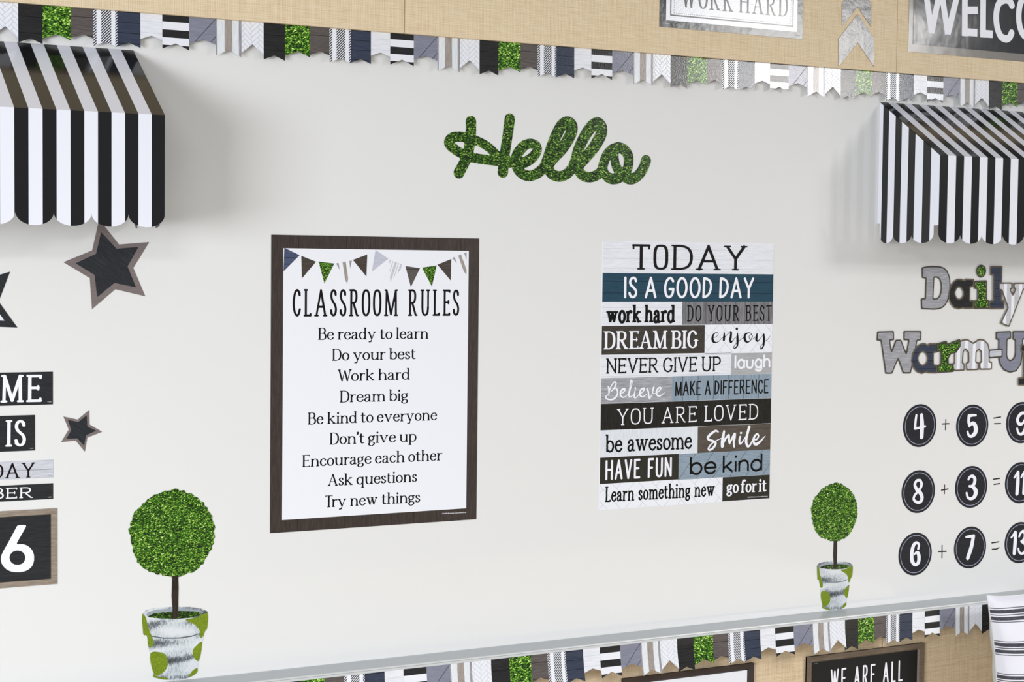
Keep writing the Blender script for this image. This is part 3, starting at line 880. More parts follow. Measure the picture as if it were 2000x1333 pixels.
border('pennant border strip hanging from the tray below the rules poster and the word poster', g2, [-.17, 17.06, 34.18], -32.56, 2.68, [.5])
border('pennant border strip hanging from the tray above the chalkboard sign', g2, [34.18, 51.55, 67.3], -32.56, 2.68, [.35, .08])
border('pennant border strip beginning with the black flag behind the cushion', g2, [67.3, 84.7], -32.56, 2.68, [.05])

# ------------------------------------------------------------------ paper awnings
SW, SCW, AD, VT, VF, VTIP, VB = .885, 2.42, 7.87, 12.7, 7.62, 1.05, .2
def awning(ua, ub, edge, label):
    """edge = end the stripes are counted from"""
    root = thing('paper_awning', label, 'awning', (ua + ub) / 2, VB, 0)
    cuts = []
    k = 0
    sgn = 1 if edge == ua else -1
    while k * SW < ub - ua:
        a, b = edge + sgn * k * SW, edge + sgn * min((k + 1) * SW, ub - ua)
        cuts.append((min(a, b), max(a, b), k % 2)); k += 1
    top, val = MB(), MB()
    def scal(u):
        t = ((u - edge) * sgn / SCW) % 1.0
        return VTIP - (VTIP - VB) * math.sqrt(max(0.0, 1 - (2 * t - 1) ** 2))
    mats = [M['awn_black'], M['awn_white']]
    nx, nv = .03 * .543, .03 * .84
    for a, b, m in cuts:
        vs = [(a, VF, AD), (b, VF, AD), (b, VT, 0.02), (a, VT, 0.02)]
        top.add(vs + [(u, v - .03, d - .02) for u, v, d in vs], [(0, 1, 2, 3), (7, 6, 5, 4)], m)
        us = sorted(set([a, b] + [a + (b - a) * i / 14 for i in range(15)] + [edge + sgn * SCW * j + e for j in range(12) for e in (-.02, 0, .02) if a < edge + sgn * SCW * j + e < b]))
        lo = [(u, scal(u)) for u in us]
        if abs(lo[0][1] - VTIP) < 1e-6 and a in (ua, ub): pass
        val.prism(lo + [(b, VF), (a, VF)], AD - .03, AD, m)
    top.build('sloping_top', mats, root)
    val.build('scalloped_valance', mats, root)
    # end panels: stripes across the depth, flat tabs at both ends, three scallops
    bounds = [-.0, .46, 1.23, 2.1, 2.95, 3.84, 4.73, 5.75, 6.75, AD - .03]
    def low(d):
        if d < .28: return 1.98
        if d > 7.25: return 1.72
        for x0, x1 in ((.28, 2.08), (2.08, 4.47), (4.47, 7.25)):
            if x0 <= d <= x1:
                t = 2 * (d - x0) / (x1 - x0) - 1
                return 1.02 - .8 * math.sqrt(max(0, 1 - t * t))
        return 1.0
    for u in (ua, ub):
        sp = MB()
        for i in range(len(bounds) - 1):
            a, b = bounds[i], bounds[i + 1]
            ds = sorted(set([a + (b - a) * j / 12 for j in range(13)] + [q for q in (.279, .281, 7.249, 7.251, 2.08, 4.47) if a < q < b]))
            prof = [(low(q), q) for q in ds] + [(VT - (VT - VF) * b / AD - .04, b), (VT - (VT - VF) * a / AD - .04, a)]
            n = len(prof)
            t = .03 if u == ua else -.03
            vs = [(u, v, d) for v, d in prof] + [(u + t, v, d) for v, d in prof]
            f1, f2 = tuple(range(n - 1, -1, -1)), tuple(range(n, 2 * n))
            sp.add(vs, [f1, f2] + [(j, (j + 1) % n, (j + 1) % n + n, j + n) for j in range(n)], 1 - i % 2)
        sp.build('end_panel', mats, root)
    return root
awning(-10.21 - 24.2, -10.21, -10.21, 'black and white striped paper awning above the date cards, upper left')
awning(56.49, 56.49 + 24.2, 56.49, 'black and white striped paper awning above the daily warm-up, upper right')

# ------------------------------------------------------------------ green greeting
def cut_out(name, label, cat, F, X, Y, d0, d1, mat, group=None, parent=None):
    vs, fs = march(F, X, Y, merge=False)
    mb = MB()
    solid(mb, vs, fs, d0, d1)
    return tag(mb.build(name, mat, parent), label, cat, group)
HS = [[(16.188,9.025,0.437),(16.183,8.137,0.437),(16.014,6.798,0.432),(15.725,5.987,0.432),(15.201,5.037,0.445)],
      [(19.57,9.377,0.445),(19.369,7.923,0.43),(19.157,6.566,0.43),(19.066,5.755,0.44),(19.011,5.236,0.454)],
      [(19.494,6.085,0.407),(18.58,6.073,0.391),(17.822,6.111,0.38),(16.568,6.219,0.377),(15.72,6.409,0.375),(14.876,6.795,0.392),(14.355,7.216,0.41),(14.425,7.572,0.401),(14.816,7.774,0.392),(15.408,7.801,0.393),(16.153,7.692,0.376),(17.054,7.442,0.359),(17.811,7.05,0.361),(18.474,6.495,0.381),(18.986,6.066,0.406)],
      [(19.341,6.057,0.407),(19.852,5.986,0.422),(20.62,5.97,0.434),(21.235,6.196,0.425),(21.747,6.578,0.417),(22.051,7.044,0.398),(21.943,7.402,0.388),(21.475,7.554,0.377),(20.962,7.406,0.405),(20.505,6.981,0.433),(20.203,6.518,0.432),(20.159,5.975,0.423),(20.371,5.441,0.414),(20.837,5.096,0.415),(21.405,5.002,0.416),(22.075,5.229,0.418),(22.641,5.658,0.438)],
      [(22.672,5.705,0.429),(23.026,6.492,0.449),(23.379,7.462,0.464),(23.785,8.346,0.479),(24.248,9.097,0.48),(24.771,9.373,0.482),(25.171,9.141,0.483),(25.151,8.636,0.493),(24.817,7.98,0.492),(24.274,7.226,0.471),(23.653,6.607,0.45),(23.189,6.042,0.439),(23.144,5.539,0.43),(23.463,5.186,0.43),(24.095,5.047,0.422),(24.725,5.252,0.423),(25.194,5.704,0.434),(25.504,6.312,0.445),(25.809,7.243,0.465),(26.223,8.088,0.476),(26.693,8.799,0.487),(27.168,9.282,0.488),(27.595,9.431,0.489),(27.923,9.133,0.49),(27.904,8.623,0.5),(27.564,7.961,0.499),(27.038,7.247,0.478),(26.405,6.576,0.457),(25.933,6.052,0.446),(25.86,5.59,0.436),(26.266,5.189,0.427),(26.91,5.082,0.418),(27.552,5.279,0.42),(27.978,5.664,0.42),(28.158,6.227,0.431),(28.445,6.887,0.431),(28.926,7.347,0.442),(29.522,7.581,0.444)],
      [(29.522,7.581,0.444),(30.071,7.417,0.445),(30.463,6.966,0.456),(30.517,6.361,0.446),(30.372,5.795,0.436),(29.942,5.314,0.435),(29.29,5.035,0.444),(28.691,5.085,0.432),(28.307,5.397,0.401),(28.136,5.902,0.381),(28.209,6.46,0.401)],
      [(29.147,7.147,0.403),(29.212,6.499,0.393),(29.44,5.902,0.413),(29.941,5.36,0.435),(30.715,5.059,0.447),(31.427,5.364,0.448),(31.915,5.944,0.449),(32.193,6.612,0.46)]]
F, X, Y = pen(HS, .075)
cut_out('greeting_cutout', 'leafy green die-cut word Hello in looping script on the whiteboard', 'wall lettering', F, X, Y, .0, .03, M['grass_hello'])

# ------------------------------------------------------------------ classroom rules poster
p = thing('rules_poster', 'classroom rules poster with a dark wood border and bunting', 'poster', 8.5, -22)
MB().box(0, 17, -22, 0, .0, .03).build('sheet', M['frame_wood'], p)
iu0, iu1, iv0, iv1 = .93, 16.1, -21.08, -.98
MB().face([(0, 0), (17, 0), (16.1, -.98), (.93, -.98)], .036).build('plank_border', M['frame_wood_x'], p)
MB().face([(0, -22), (17, -22), (16.1, -21.08), (.93, -21.08)], .036).build('plank_border', M['frame_wood_x'], p)
MB().face(rect(iu0, iv0, iu1, iv1), .038).build('white_panel', M['paper'], p)
tri = [('navy', [(1.004,-0.948),(2.202,-1.479),(0.943,-2.687)]), ('brown', [(2.323,-1.524),(3.492,-1.947),(2.382,-3.196)]),
       ('grass', [(3.684,-1.935),(4.936,-2.065),(4.161,-3.566)]), ('stripe', [(5.079,-2.054),(6.341,-1.831),(5.972,-3.559)]),
       ('brown', [(6.423,-1.783),(7.592,-1.356),(7.532,-3.022)]), ('grey', [(8.258,-1.01),(9.324,-1.655),(7.967,-2.663)]),
       ('pale', [(9.399,-1.751),(10.621,-2.127),(9.497,-3.418)]), ('taupe', [(10.728,-2.204),(11.961,-2.349),(11.202,-3.801)]),
       ('grass', [(12.122,-2.309),(13.364,-2.131),(12.968,-3.756)]), ('brown', [(13.418,-2.072),(14.602,-1.626),(14.576,-3.296)]),
       ('stripe', [(14.689,-1.546),(15.906,-1.086),(15.914,-2.822)])]
M['brown_pennant'] = wood('brown_pennant_print', '453b35', '52473f', '64584f', rough=.35)
M['navy_pennant'] = wood('navy_pennant_print', '4b5470', '566080', '66708e', seam=.5, seam_c='39405a')
M['pale_pennant'] = wood('pale_grey_pennant_print', 'b6b9c9', 'c0c3d1', 'ccced9')
for kind, T3 in tri:
    mats = {'navy': ['navy_pennant'], 'brown': ['brown_pennant'], 'taupe': ['brown_wood'], 'grass': ['grass_tiny'], 'grey': ['pale_pennant'],
            'stripe': ['paper', 'taupe_band', 'grey_band'], 'pale': ['paper', 'lgrey_wood', 'lgrey_wood']}[kind]
    mb = MB().face(T3, .042)
    if len(mats) > 1:
        (ax, ay), (bx, by), (cx, cy) = T3
        a = sum(T3[i][0] * T3[(i + 1) % 3][1] - T3[(i + 1) % 3][0] * T3[i][1] for i in range(3))
        ccw = T3 if a > 0 else T3[::-1]
        mx, my = (ax + bx) / 2 - cx, (ay + by) / 2 - cy
        L = math.hypot(mx, my); ux, uy = mx / L, my / L          # along the pennant
        px_, py_ = uy, -ux
        if px_ < 0: px_, py_ = -px_, -py_
        half = math.hypot(bx - ax, by - ay) / 2
        cuts_ = ((-1, -.68, 2), (-.18, .22, 1), (.66, 1, 2)) if kind == 'stripe' else ((-1, -.8, 1), (-.55, -.45, 2), (-.25, .05, 1), (.2, .3, 2), (.5, .75, 1))
        for s0, s1, mi in cuts_:
            q = [(cx + ux * t + px_ * half * s, cy + uy * t + py_ * half * s) for t, s in ((-1, s0), (-1, s1), (L + 1, s1), (L + 1, s0))]
            z = clip(ccw, q if (q[1][0] - q[0][0]) * (q[2][1] - q[0][1]) - (q[2][0] - q[0][0]) * (q[1][1] - q[0][1]) > 0 else q[::-1])
            if z: mb.face(z, .046, mi)
    mb.build('printed_pennant', [M[k] for k in mats], p)
lettering('CLASSROOM RULES', 'slabhand', (1.667,-6.007), (15.264,-6.009), 2.02, .043, M['ink'], p, 'heading', R=60)
for s, a, b in (('Be ready to learn', (3.674,-7.754), (12.712,-7.769)), ('Do your best', (4.8,-9.329), (11.682,-9.321)), ('Work hard', (5.249,-10.892), (11.181,-10.883)),
                ('Dream big', (5.437,-12.486), (11.067,-12.498)), ('Be kind to everyone', (2.898,-14.054), (13.505,-14.074)), ("Don't give up", (4.637,-15.622), (11.762,-15.665)),
                ('Encourage each other', (2.472,-17.208), (13.974,-17.226)), ('Ask questions', (4.493,-18.735), (11.856,-18.777)), ('Try new things', (4.298,-20.336), (12.131,-20.38))):
    lettering(s, 'book', a, b, .89, .043, M['ink'], p, 'rule_line')
lettering('TCR 7999 \u00a9 Teacher Created Resources', 'tiny', (14.016,-21.426), (16.096,-21.437), .09, .043, M['ink_white'], p, 'imprint', R=20)

# ------------------------------------------------------------------ motto poster of word blocks
q = thing('motto_poster', 'poster of stacked word blocks headed TODAY, right of the rules poster', 'poster', 36.66, -21.95)
MB().box(28.15, 45.21, -21.95, 0, .0, .03).build('sheet', M['paper'], q)
def block(u0, u1, v0, v1, mat, extra=None):
    mb = MB().face(rect(u0, v0, u1, v1), .036)
    mats = [M[mat]]
    if extra:
        mats.append(M[extra[0]])
        for z in extra[1]: mb.face(z, .04, 1)
    return mb.build('word_block', mats, q)
def diag(u0, u1, v0, v1, step, slope=1.25, w=.035, off=0.0):
    out = []
    k = u0 - (v1 - v0) / slope + off
    while k < u1:
        z = clip([(k, v0), (k + w, v0), (k + w + (v1 - v0) / slope, v1), (k + (v1 - v0) / slope, v1)], rect(u0, v0, u1, v1))
        if z: out.append(z)
        k += step
    return out
def word(b, s, font, a, e, h, mat, **k): return lettering(s, font, a, e, h, .046, M[mat], b, **k)
UL, UR = 28.2, 45.2
b = block(UL, UR, -2.6, -.04, 'white_wood'); word(b, 'TODAY', 'slabwide', (30.949,-2.298), (42.455,-2.287), 2.06, 'ink', R=70)
b = block(UL, UR, -4.94, -2.6, 'teal_wood'); word(b, 'IS A GOOD DAY', 'hand', (30.244,-4.65), (43.186,-4.656), 1.76, 'ink_white', R=60)
b = block(UL, 35.95, -6.84, -4.94, 'white_wood'); word(b, 'work hard', 'slabbold', (28.584,-6.666), (35.238,-6.681), 1.53, 'ink_black', R=50)
b = block(35.95, UR, -6.87, -4.94, 'grey_plank'); word(b, 'DO YOUR BEST', 'slabtall', (36.419,-6.586), (45.061,-6.588), 1.34, 'ink_black', R=50)
b = block(UL, 38.24, -9.25, -6.9, 'dream_wood'); word(b, 'DREAM BIG', 'bookcaps', (28.357,-8.799), (37.614,-8.816), 1.46, 'ink_white', R=50)
b = block(38.24, UR, -9.3, -6.87, 'paper', ('line_grey', herringbone((38.24, -9.3, UR, -6.87), .8, 2.4, .03, .3, .2)))
script([[(39.049,-7.976,0.021),(39.329,-7.921,0.021),(39.56,-7.768,0.021),(39.58,-7.593,0.026),(39.368,-7.552,0.03),(39.114,-7.705,0.068),(39.012,-7.995,0.107),(39.102,-8.268,0.111),(39.338,-8.387,0.051),(39.618,-8.313,0.026),(39.849,-8.121,0.021),(40.08,-7.929,0.021)],
        [(40.214,-7.58,0.051),(40.197,-7.891,0.103),(40.179,-8.164,0.111)], [(40.268,-7.931,0.03),(40.546,-7.7,0.021),(40.755,-7.507,0.03),(40.897,-7.547,0.095),(40.881,-7.898,0.108),(40.816,-8.171,0.107),(40.914,-8.367,0.086),(41.124,-8.213,0.026),(41.31,-8.02,0.022),(41.497,-7.905,0.022)],
        [(41.562,-7.631,0.052),(41.571,-8.023,0.112),(41.58,-8.454,0.104),(41.538,-8.727,0.069),(41.304,-8.9,0.043),(41.184,-8.801,0.03),(41.322,-8.607,0.022),(41.602,-8.376,0.022),(41.883,-8.183,0.022),(42.259,-7.952,0.022)], [(41.483,-7.239,0.116),(41.488,-7.247,0.116)],
        [(42.729,-7.584,0.026),(42.398,-7.718,0.087),(42.308,-7.992,0.121),(42.409,-8.267,0.113),(42.651,-8.388,0.052),(42.935,-8.234,0.03),(43.097,-7.961,0.03),(43.045,-7.763,0.026),(42.83,-7.801,0.022),(42.761,-7.957,0.026),(42.884,-8.116,0.026),(43.172,-8.119,0.022),(43.456,-7.925,0.022)],
        [(42.729,-7.584,0.026),(42.922,-7.625,0.026),(43.069,-7.783,0.026)],
        [(43.595,-7.67,0.052),(43.553,-7.965,0.109),(43.534,-8.202,0.105),(43.705,-8.322,0.052),(43.894,-8.127,0.026),(44.177,-7.854,0.022),(44.295,-7.717,0.052),(44.327,-8.053,0.105),(44.312,-8.487,0.105),(44.247,-8.802,0.07),(44.034,-8.997,0.044),(43.958,-8.838,0.031),(44.098,-8.642,0.022),(44.431,-8.37,0.022),(44.764,-8.136,0.022),(45.001,-7.862,0.013)]],
       .022, .046, M['ink_black'], b)
b = block(UL, 40.97, -11.14, -9.27, 'white_wood'); word(b, 'NEVER GIVE UP', 'typed', (28.64,-10.788), (39.96,-10.805), 1.24, 'ink_black', R=56)
b = block(40.97, UR, -11.14, -9.31, 'laugh_grey'); word(b, 'laugh', 'sansbold', (41.304,-10.614), (45.054,-10.607), 1.16, 'ink_white', R=56)
b = block(UL, 35.02, -13.23, -11.16, 'grey_wood')
script([[(28.838,-11.828,0.046),(28.929,-11.997,0.078),(28.951,-12.301,0.079),(28.928,-12.573,0.039)], [(28.952,-12.362,0.052),(29.087,-11.941,0.052),(29.293,-11.612,0.052),(29.503,-11.48,0.059),(29.611,-11.619,0.066),(29.509,-11.89,0.066),(29.336,-12.098,0.059),(29.18,-12.246,0.046)],
        [(29.336,-12.098,0.039),(29.547,-12.013,0.052),(29.726,-12.139,0.072),(29.766,-12.444,0.072),(29.594,-12.743,0.079),(29.314,-12.902,0.072),(28.961,-12.908,0.065),(28.696,-12.809,0.065),(28.658,-12.657,0.052),(28.813,-12.479,0.039)],
        [(30.05,-12.497,0.026),(30.262,-12.396,0.046),(30.437,-12.217,0.066),(30.434,-12.065,0.066),(30.222,-12.121,0.079),(30.048,-12.36,0.079),(30.052,-12.603,0.072),(30.268,-12.761,0.053),(30.516,-12.707,0.04),(30.797,-12.501,0.026)],
        [(30.797,-12.501,0.026),(30.898,-12.107,0.046),(30.98,-11.682,0.046),(31.029,-11.408,0.066),(31.137,-11.472,0.06),(31.072,-11.867,0.046),(30.935,-12.199,0.073),(30.851,-12.533,0.079),(30.908,-12.733,0.059),(31.087,-12.722,0.04),(31.334,-12.546,0.026)],
        [(31.437,-12.304,0.06),(31.388,-12.547,0.073),(31.373,-12.761,0.073),(31.483,-12.855,0.046),(31.66,-12.738,0.04),(31.871,-12.499,0.027)], [(31.45,-11.999,0.066),(31.477,-12.121,0.06)],
        [(31.926,-12.561,0.027),(32.157,-12.384,0.047),(32.333,-12.173,0.067),(32.277,-12.065,0.067),(32.045,-12.166,0.08),(31.905,-12.408,0.08),(31.928,-12.653,0.073),(32.163,-12.767,0.053),(32.414,-12.666,0.04),(32.591,-12.518,0.027)],
        [(32.603,-12.134,0.067),(32.734,-12.398,0.073),(32.775,-12.707,0.08),(32.852,-12.954,0.053),(32.993,-12.774,0.04),(33.133,-12.47,0.033),(33.164,-12.164,0.047),(33.251,-11.966,0.053),(33.271,-12.105,0.047),(33.168,-12.41,0.033),(33.297,-12.551,0.033),(33.496,-12.48,0.027)],
        [(33.496,-12.51,0.027),(33.748,-12.363,0.047),(33.944,-12.152,0.06),(33.851,-12.042,0.067),(33.636,-12.175,0.08),(33.513,-12.418,0.074),(33.571,-12.651,0.074),(33.792,-12.765,0.06),(34.045,-12.679,0.04),(34.315,-12.47,0.02)]],
       .02, .046, M['ink_white'], b)
b = block(35.02, UR, -13.23, -11.15, 'blue_grey'); word(b, 'MAKE A DIFFERENCE', 'handtall', (35.366,-12.797), (44.908,-12.807), 1.2, 'ink_black', R=56, wob=.015)
b = block(UL, UR, -15.41, -13.25, 'black_rings'); word(b, 'YOU ARE LOVED', 'slabfine', (29.73,-15.038), (43.859,-15.022), 1.33, 'ink_white', R=60)
b = block(UL, 37.69, -17.63, -15.41, 'white_wood_up'); word(b, 'be awesome', 'typedlow', (28.67,-17.263), (37.109,-17.277), 1.5, 'ink_black', R=56)
b = block(37.69, UR, -17.67, -15.43, 'smile_wood')
script([[(39.751,-15.958,0.064),(39.514,-15.852,0.086),(39.204,-15.987,0.107),(38.858,-16.234,0.121),(38.706,-16.423,0.121),(38.865,-16.592,0.1),(39.218,-16.703,0.093),(39.494,-16.844,0.107),(39.46,-17.071,0.107),(39.23,-17.322,0.1),(38.921,-17.456,0.086),(38.782,-17.336,0.078),(38.952,-17.083,0.071),(39.221,-16.866,0.057),(39.609,-16.686,0.043),(40.075,-16.509,0.029)],
        [(40.358,-15.932,0.1),(40.269,-16.385,0.144),(40.218,-16.775,0.172),(40.207,-17.167,0.162)], [(40.318,-16.844,0.108),(40.548,-16.527,0.093),(40.819,-16.276,0.101),(40.88,-16.409,0.094),(40.867,-16.735,0.108),(40.951,-16.968,0.094)],
        [(40.951,-16.968,0.086),(41.18,-16.584,0.101),(41.45,-16.201,0.115),(41.456,-16.496,0.108),(41.365,-16.886,0.101),(41.413,-17.281,0.079)], [(42.03,-16.453,0.087),(41.957,-16.745,0.101),(42.003,-17.043,0.087),(42.22,-16.953,0.065),(42.453,-16.666,0.051),(42.608,-16.442,0.036)],
        [(42.083,-16.133,0.094),(42.123,-16.134,0.094)], [(42.95,-15.648,0.131),(42.819,-16.055,0.124),(42.69,-16.544,0.131),(42.658,-16.937,0.131),(42.826,-17.306,0.102),(43.064,-17.217,0.08),(43.257,-16.895,0.058),(43.412,-16.637,0.044)],
        [(43.495,-16.739,0.051),(43.736,-16.749,0.073),(43.932,-16.492,0.08),(43.806,-16.289,0.08),(43.529,-16.477,0.102),(43.416,-16.802,0.117),(43.503,-17.103,0.109),(43.785,-17.147,0.124),(44.143,-16.93,0.095),(44.419,-16.676,0.059),(44.657,-16.47,0.022)]],
       .022, .046, M['ink_white'], b)
b = block(UL, 35.83, -19.8, -17.65, 'fun_wood'); word(b, 'HAVE FUN', 'handfun', (28.71,-19.504), (35.145,-19.519), 1.62, 'ink_white', R=56)
b = block(35.83, UR, -19.84, -17.67, 'blue_diag', ('line_dark', diag(35.83, UR, -19.84, -17.67, 1.72)))
word(b, 'be kind', 'sans', (36.94,-19.46), (44.424,-19.467), 1.5, 'ink_black', R=56)
b = block(UL, 40.3, -21.93, -19.83, 'paper', ('line_grey', herringbone((UL, -21.93, 40.3, -19.83), .9, 2.7, .03)))
word(b, 'Learn something new', 'typedlow', (28.7,-21.31), (39.452,-21.389), 1.26, 'ink_black', R=56)
b = block(40.3, UR, -21.9, -19.85, 'fun_wood')
word(b, 'go for it', 'bookbold', (40.707,-21.235), (44.896,-21.292), 1.12, 'ink_white', R=56)
word(b, 'TCR 7999 \u00a9 Teacher Created Resources', 'tiny', (42.891,-21.736), (45.004,-21.75), .09, 'ink_white', name='imprint', R=20)

# ------------------------------------------------------------------ date cards on the left
def card(label, u0, u1, v0, v1, mat):
    r = thing('date_card', label, 'word card', (u0 + u1) / 2, v0, group='word cards of the date display')
    MB().box(u0, u1, v0, v1, 0, .03).build('card', M[mat], r)
    return r
r = card('black wood-look card ending in ME, uppermost of the date cards', -23.6, -15.81, -12, -9.73, 'black_plain')
for k in (0, 1): lettering('ME', 'slabmid', (-19.348,-11.768), (-16.553,-11.802), 1.87, .036, M['ink_white'], r, 'letter', R=60, only=k)
lettering('TCR', 'tiny', (-16.2, -11.85), (-15.92, -11.85), .06, .036, M['ink_white'], r, 'imprint', R=16)
r = card('black wood-look card ending in IS, just left of the small star', -23.6, -17.03, -15.15, -12.69, 'black_plain')
for k in (0, 1): lettering('IS', 'slabmid', (-19.026,-14.801), (-17.66,-14.821), 1.8, .036, M['ink_white'], r, 'letter', R=60, only=k)
lettering('TCR', 'tiny', (-17.42, -15.02), (-17.14, -15.02), .06, .036, M['ink_white'], r, 'imprint', R=16)
r = card('grey weekday card ending in DAY in dark letters', -25, -15.79, -17.08, -15.84, 'lgrey_wood')
lettering('DAY', 'slabday', (-20.025,-16.972), (-17.011,-17.009), 1.02, .036, M['ink'], r, R=60)
lettering('TCR', 'tiny', (-16.2, -16.98), (-15.92, -16.98), .06, .036, M['ink_grey'], r, 'imprint', R=16)
r = card('thin black month card ending in BER in white letters', -25, -15.8, -18.57, -17.48, 'black_plain')
lettering('BER', 'slabcard', (-19.962,-18.357), (-17.19,-18.419), .74, .036, M['ink_white'], r, R=60)
lettering('TCR', 'tiny', (-16.2, -18.47), (-15.92, -18.47), .06, .036, M['ink_white'], r, 'imprint', R=16)
r = thing('number_card', 'square black card with a wooden box frame showing a big white 6', 'number card', -18.5, -24.54, group='word cards of the date display')
MB().box(-21.5, -15.52, -24.54, -19.23, 0, .03).build('card', M['black_plain'], r)
fr = MB()
o4, i4 = rect(-21.5, -24.54, -15.52, -19.23), rect(-21.1, -24.15, -15.95, -19.63)
for k in range(4): fr.face([o4[k], o4[(k + 1) % 4], i4[(k + 1) % 4], i4[k]], .037)
fr.build('printed_frame', M['box_frame'], r)
fr = MB(); j4 = rect(-21.05, -24.1, -16.0, -19.68)
for k in range(4): fr.face([i4[k], i4[(k + 1) % 4], j4[(k + 1) % 4], j4[k]], .037)
fr.build('frame_shadow_line', M['box_frame_dark'], r)
six = [[(-18.223,-20.25),(-17.58,-20.276),(-18.352,-21.604),(-17.933,-21.582),(-17.513,-21.754),(-17.198,-22.136),(-17.107,-22.611),(-17.2,-23.073),(-17.482,-23.377),(-17.868,-23.506),(-18.287,-23.503),(-18.705,-23.414),(-19.086,-23.149),(-19.313,-22.774),(-19.34,-22.379),(-19.187,-21.997),(-18.908,-21.516)]]
hole = [(-18.235,-22.006),(-17.934,-22.106),(-17.753,-22.313),(-17.704,-22.568),(-17.796,-22.835),(-18.006,-22.978),(-18.251,-23.003),(-18.495,-22.927),(-18.689,-22.748),(-18.772,-22.492),(-18.716,-22.245),(-18.527,-22.065)]
F, X, Y = outline_region([six[0][:2] + [tuple(z) for z in spline(six[0][2:], 8)]], [[tuple(z) for z in spline(hole, 6, True)]], 0, .03)
F = soften(F, 14)
vs, fs = march(F, X, Y)
MB().add([(x, y, .037) for x, y in vs], fs).build('numeral', M['ink_white'], r)

# ------------------------------------------------------------------ stars
def star(label, outer, inner, mo, mi_, d=.0, inner_hole=None):
    r = thing('star_cutout', label, 'star', sum(p[0] for p in outer) / len(outer), min(p[1] for p in outer), 0, 'die-cut stars')
    MB().prism(outer, d, d + .03).build('star_border', M[mo], r)
    F, X, Y = outline_region([inner], [], .06, .04)
    F = F - .06
    vs, fs = march(F, X, Y)
    MB().add([(x, y, d + .036) for x, y in vs], fs).build('star_face', M[mi_], r)
    return r
star('big dark star with a grey-brown border hanging below the left awning',
     [(-12.606,0.81),(-11.225,-0.891),(-9.073,-0.692),(-10.207,-2.528),(-9.348,-4.521),(-11.481,-4.03),(-13.103,-5.418),(-13.255,-3.259),(-15.073,-2.173),(-13.09,-1.33)],
     [(-12.471,-0.045),(-11.386,-1.189),(-9.828,-1.037),(-10.609,-2.424),(-10.007,-3.89),(-11.54,-3.587),(-12.749,-4.594),(-12.926,-3.045),(-14.243,-2.234),(-12.825,-1.562)], 'card_border', 'black_diag')
r = star('small dark star with a grey-brown border beside the IS card',
     [(-13.306,-12.466),(-13.279,-13.49),(-12.403,-14.034),(-13.44,-14.399),(-13.612,-15.372),(-14.241,-14.583),(-15.247,-14.64),(-14.718,-13.788),(-15.087,-12.866),(-14.107,-13.112)],
     [(-13.477,-12.821),(-13.44,-13.619),(-12.807,-13.938),(-13.52,-14.235),(-13.671,-14.955),(-14.134,-14.426),(-14.904,-14.434),(-14.543,-13.821),(-14.796,-13.105),(-14.064,-13.275)], 'card_border', 'black_diag')
t1, t2 = (-18.684,-2.852), (-18.199,-6.662)
side = math.hypot(t1[0] - t2[0], t1[1] - t2[1]); Rr = side / (2 * math.sin(math.radians(36)))
mx, my = (t1[0] + t2[0]) / 2, (t1[1] + t2[1]) / 2
nx_, ny_ = (t1[1] - t2[1]) / side, -(t1[0] - t2[0]) / side
if nx_ > 0: nx_, ny_ = -nx_, -ny_
cxs, cys = mx + nx_ * Rr * math.cos(math.radians(36)), my + ny_ * Rr * math.cos(math.radians(36))
a0 = math.atan2(t1[1] - cys, t1[0] - cxs)
def pent(R, k, ratio=.5): return [(cxs + (R if i % 2 == 0 else R * ratio) * math.cos(a0 - math.pi * i / 5), cys + (R if i % 2 == 0 else R * ratio) * math.sin(a0 - math.pi * i / 5)) for i in range(10)]
star('white-centred star with a black border, cut off by the left edge', pent(Rr, 0), pent(Rr * .70, 0, .5), 'black_diag', 'white_wood')

# ------------------------------------------------------------------ topiaries
org = (-7.145,-32.205)
fol = [(-10.467,-20.967),(-10.375,-21.794),(-10.145,-22.724),(-9.777,-23.529),(-9.176,-24.033),(-8.34,-24.419),(-7.779,-24.6),(-7.357,-24.697),(-7.197,-24.904),(-6.915,-24.824),(-6.792,-24.704),(-6.084,-24.498),(-5.324,-24.089),(-4.753,-23.384),(-4.343,-22.478),(-4.231,-21.551),(-4.378,-20.7),(-4.648,-20.05),(-4.955,-19.603),(-5.528,-19.088),(-6.476,-18.527),(-7.228,-18.33),(-7.976,-18.493),(-8.719,-18.728),(-9.274,-19.064),(-9.826,-19.581),(-10.239,-20.16)]
pot = [(-9.561,-27.202),(-9.311,-26.938),(-8.709,-26.824),(-7.494,-26.845),(-6.078,-26.967),(-5.221,-27.152),(-4.742,-27.409),(-4.757,-28.58),(-4.948,-28.89),(-5.543,-31.832),(-6.161,-32.141),(-7.06,-32.252),(-8.048,-32.054),(-8.702,-31.827),(-9.217,-28.771),(-9.467,-28.61)]
stem = [(-7.357,-24.586),(-7.402,-26.065),(-7.334,-26.998),(-7.361,-27.664),(-6.909,-27.704),(-6.911,-26.477),(-6.894,-25.55),(-6.925,-24.62)]
opening = [(-9.265,-27.274),(-9.08,-27.05),(-8.429,-26.95),(-7.4,-26.965),(-6.173,-27.07),(-5.316,-27.247),(-5.048,-27.457),(-5.315,-27.686),(-6.076,-27.778),(-7.163,-27.756),(-8.242,-27.623),(-9.033,-27.46)]
soil = [(-9.154,-27.376),(-8.708,-27.203),(-7.868,-27.184),(-6.835,-27.181),(-5.697,-27.307),(-5.124,-27.488),(-5.363,-27.682),(-6.076,-27.759),(-7.163,-27.737),(-8.242,-27.604),(-9.033,-27.46)]
rimline = [(-8.892,-28.783),(-7.959,-29.028),(-6.831,-29.116),(-5.883,-29.065),(-5.292,-28.933),(-5.292,-28.98),(-5.883,-29.149),(-6.83,-29.2),(-7.959,-29.103),(-8.892,-28.867)]
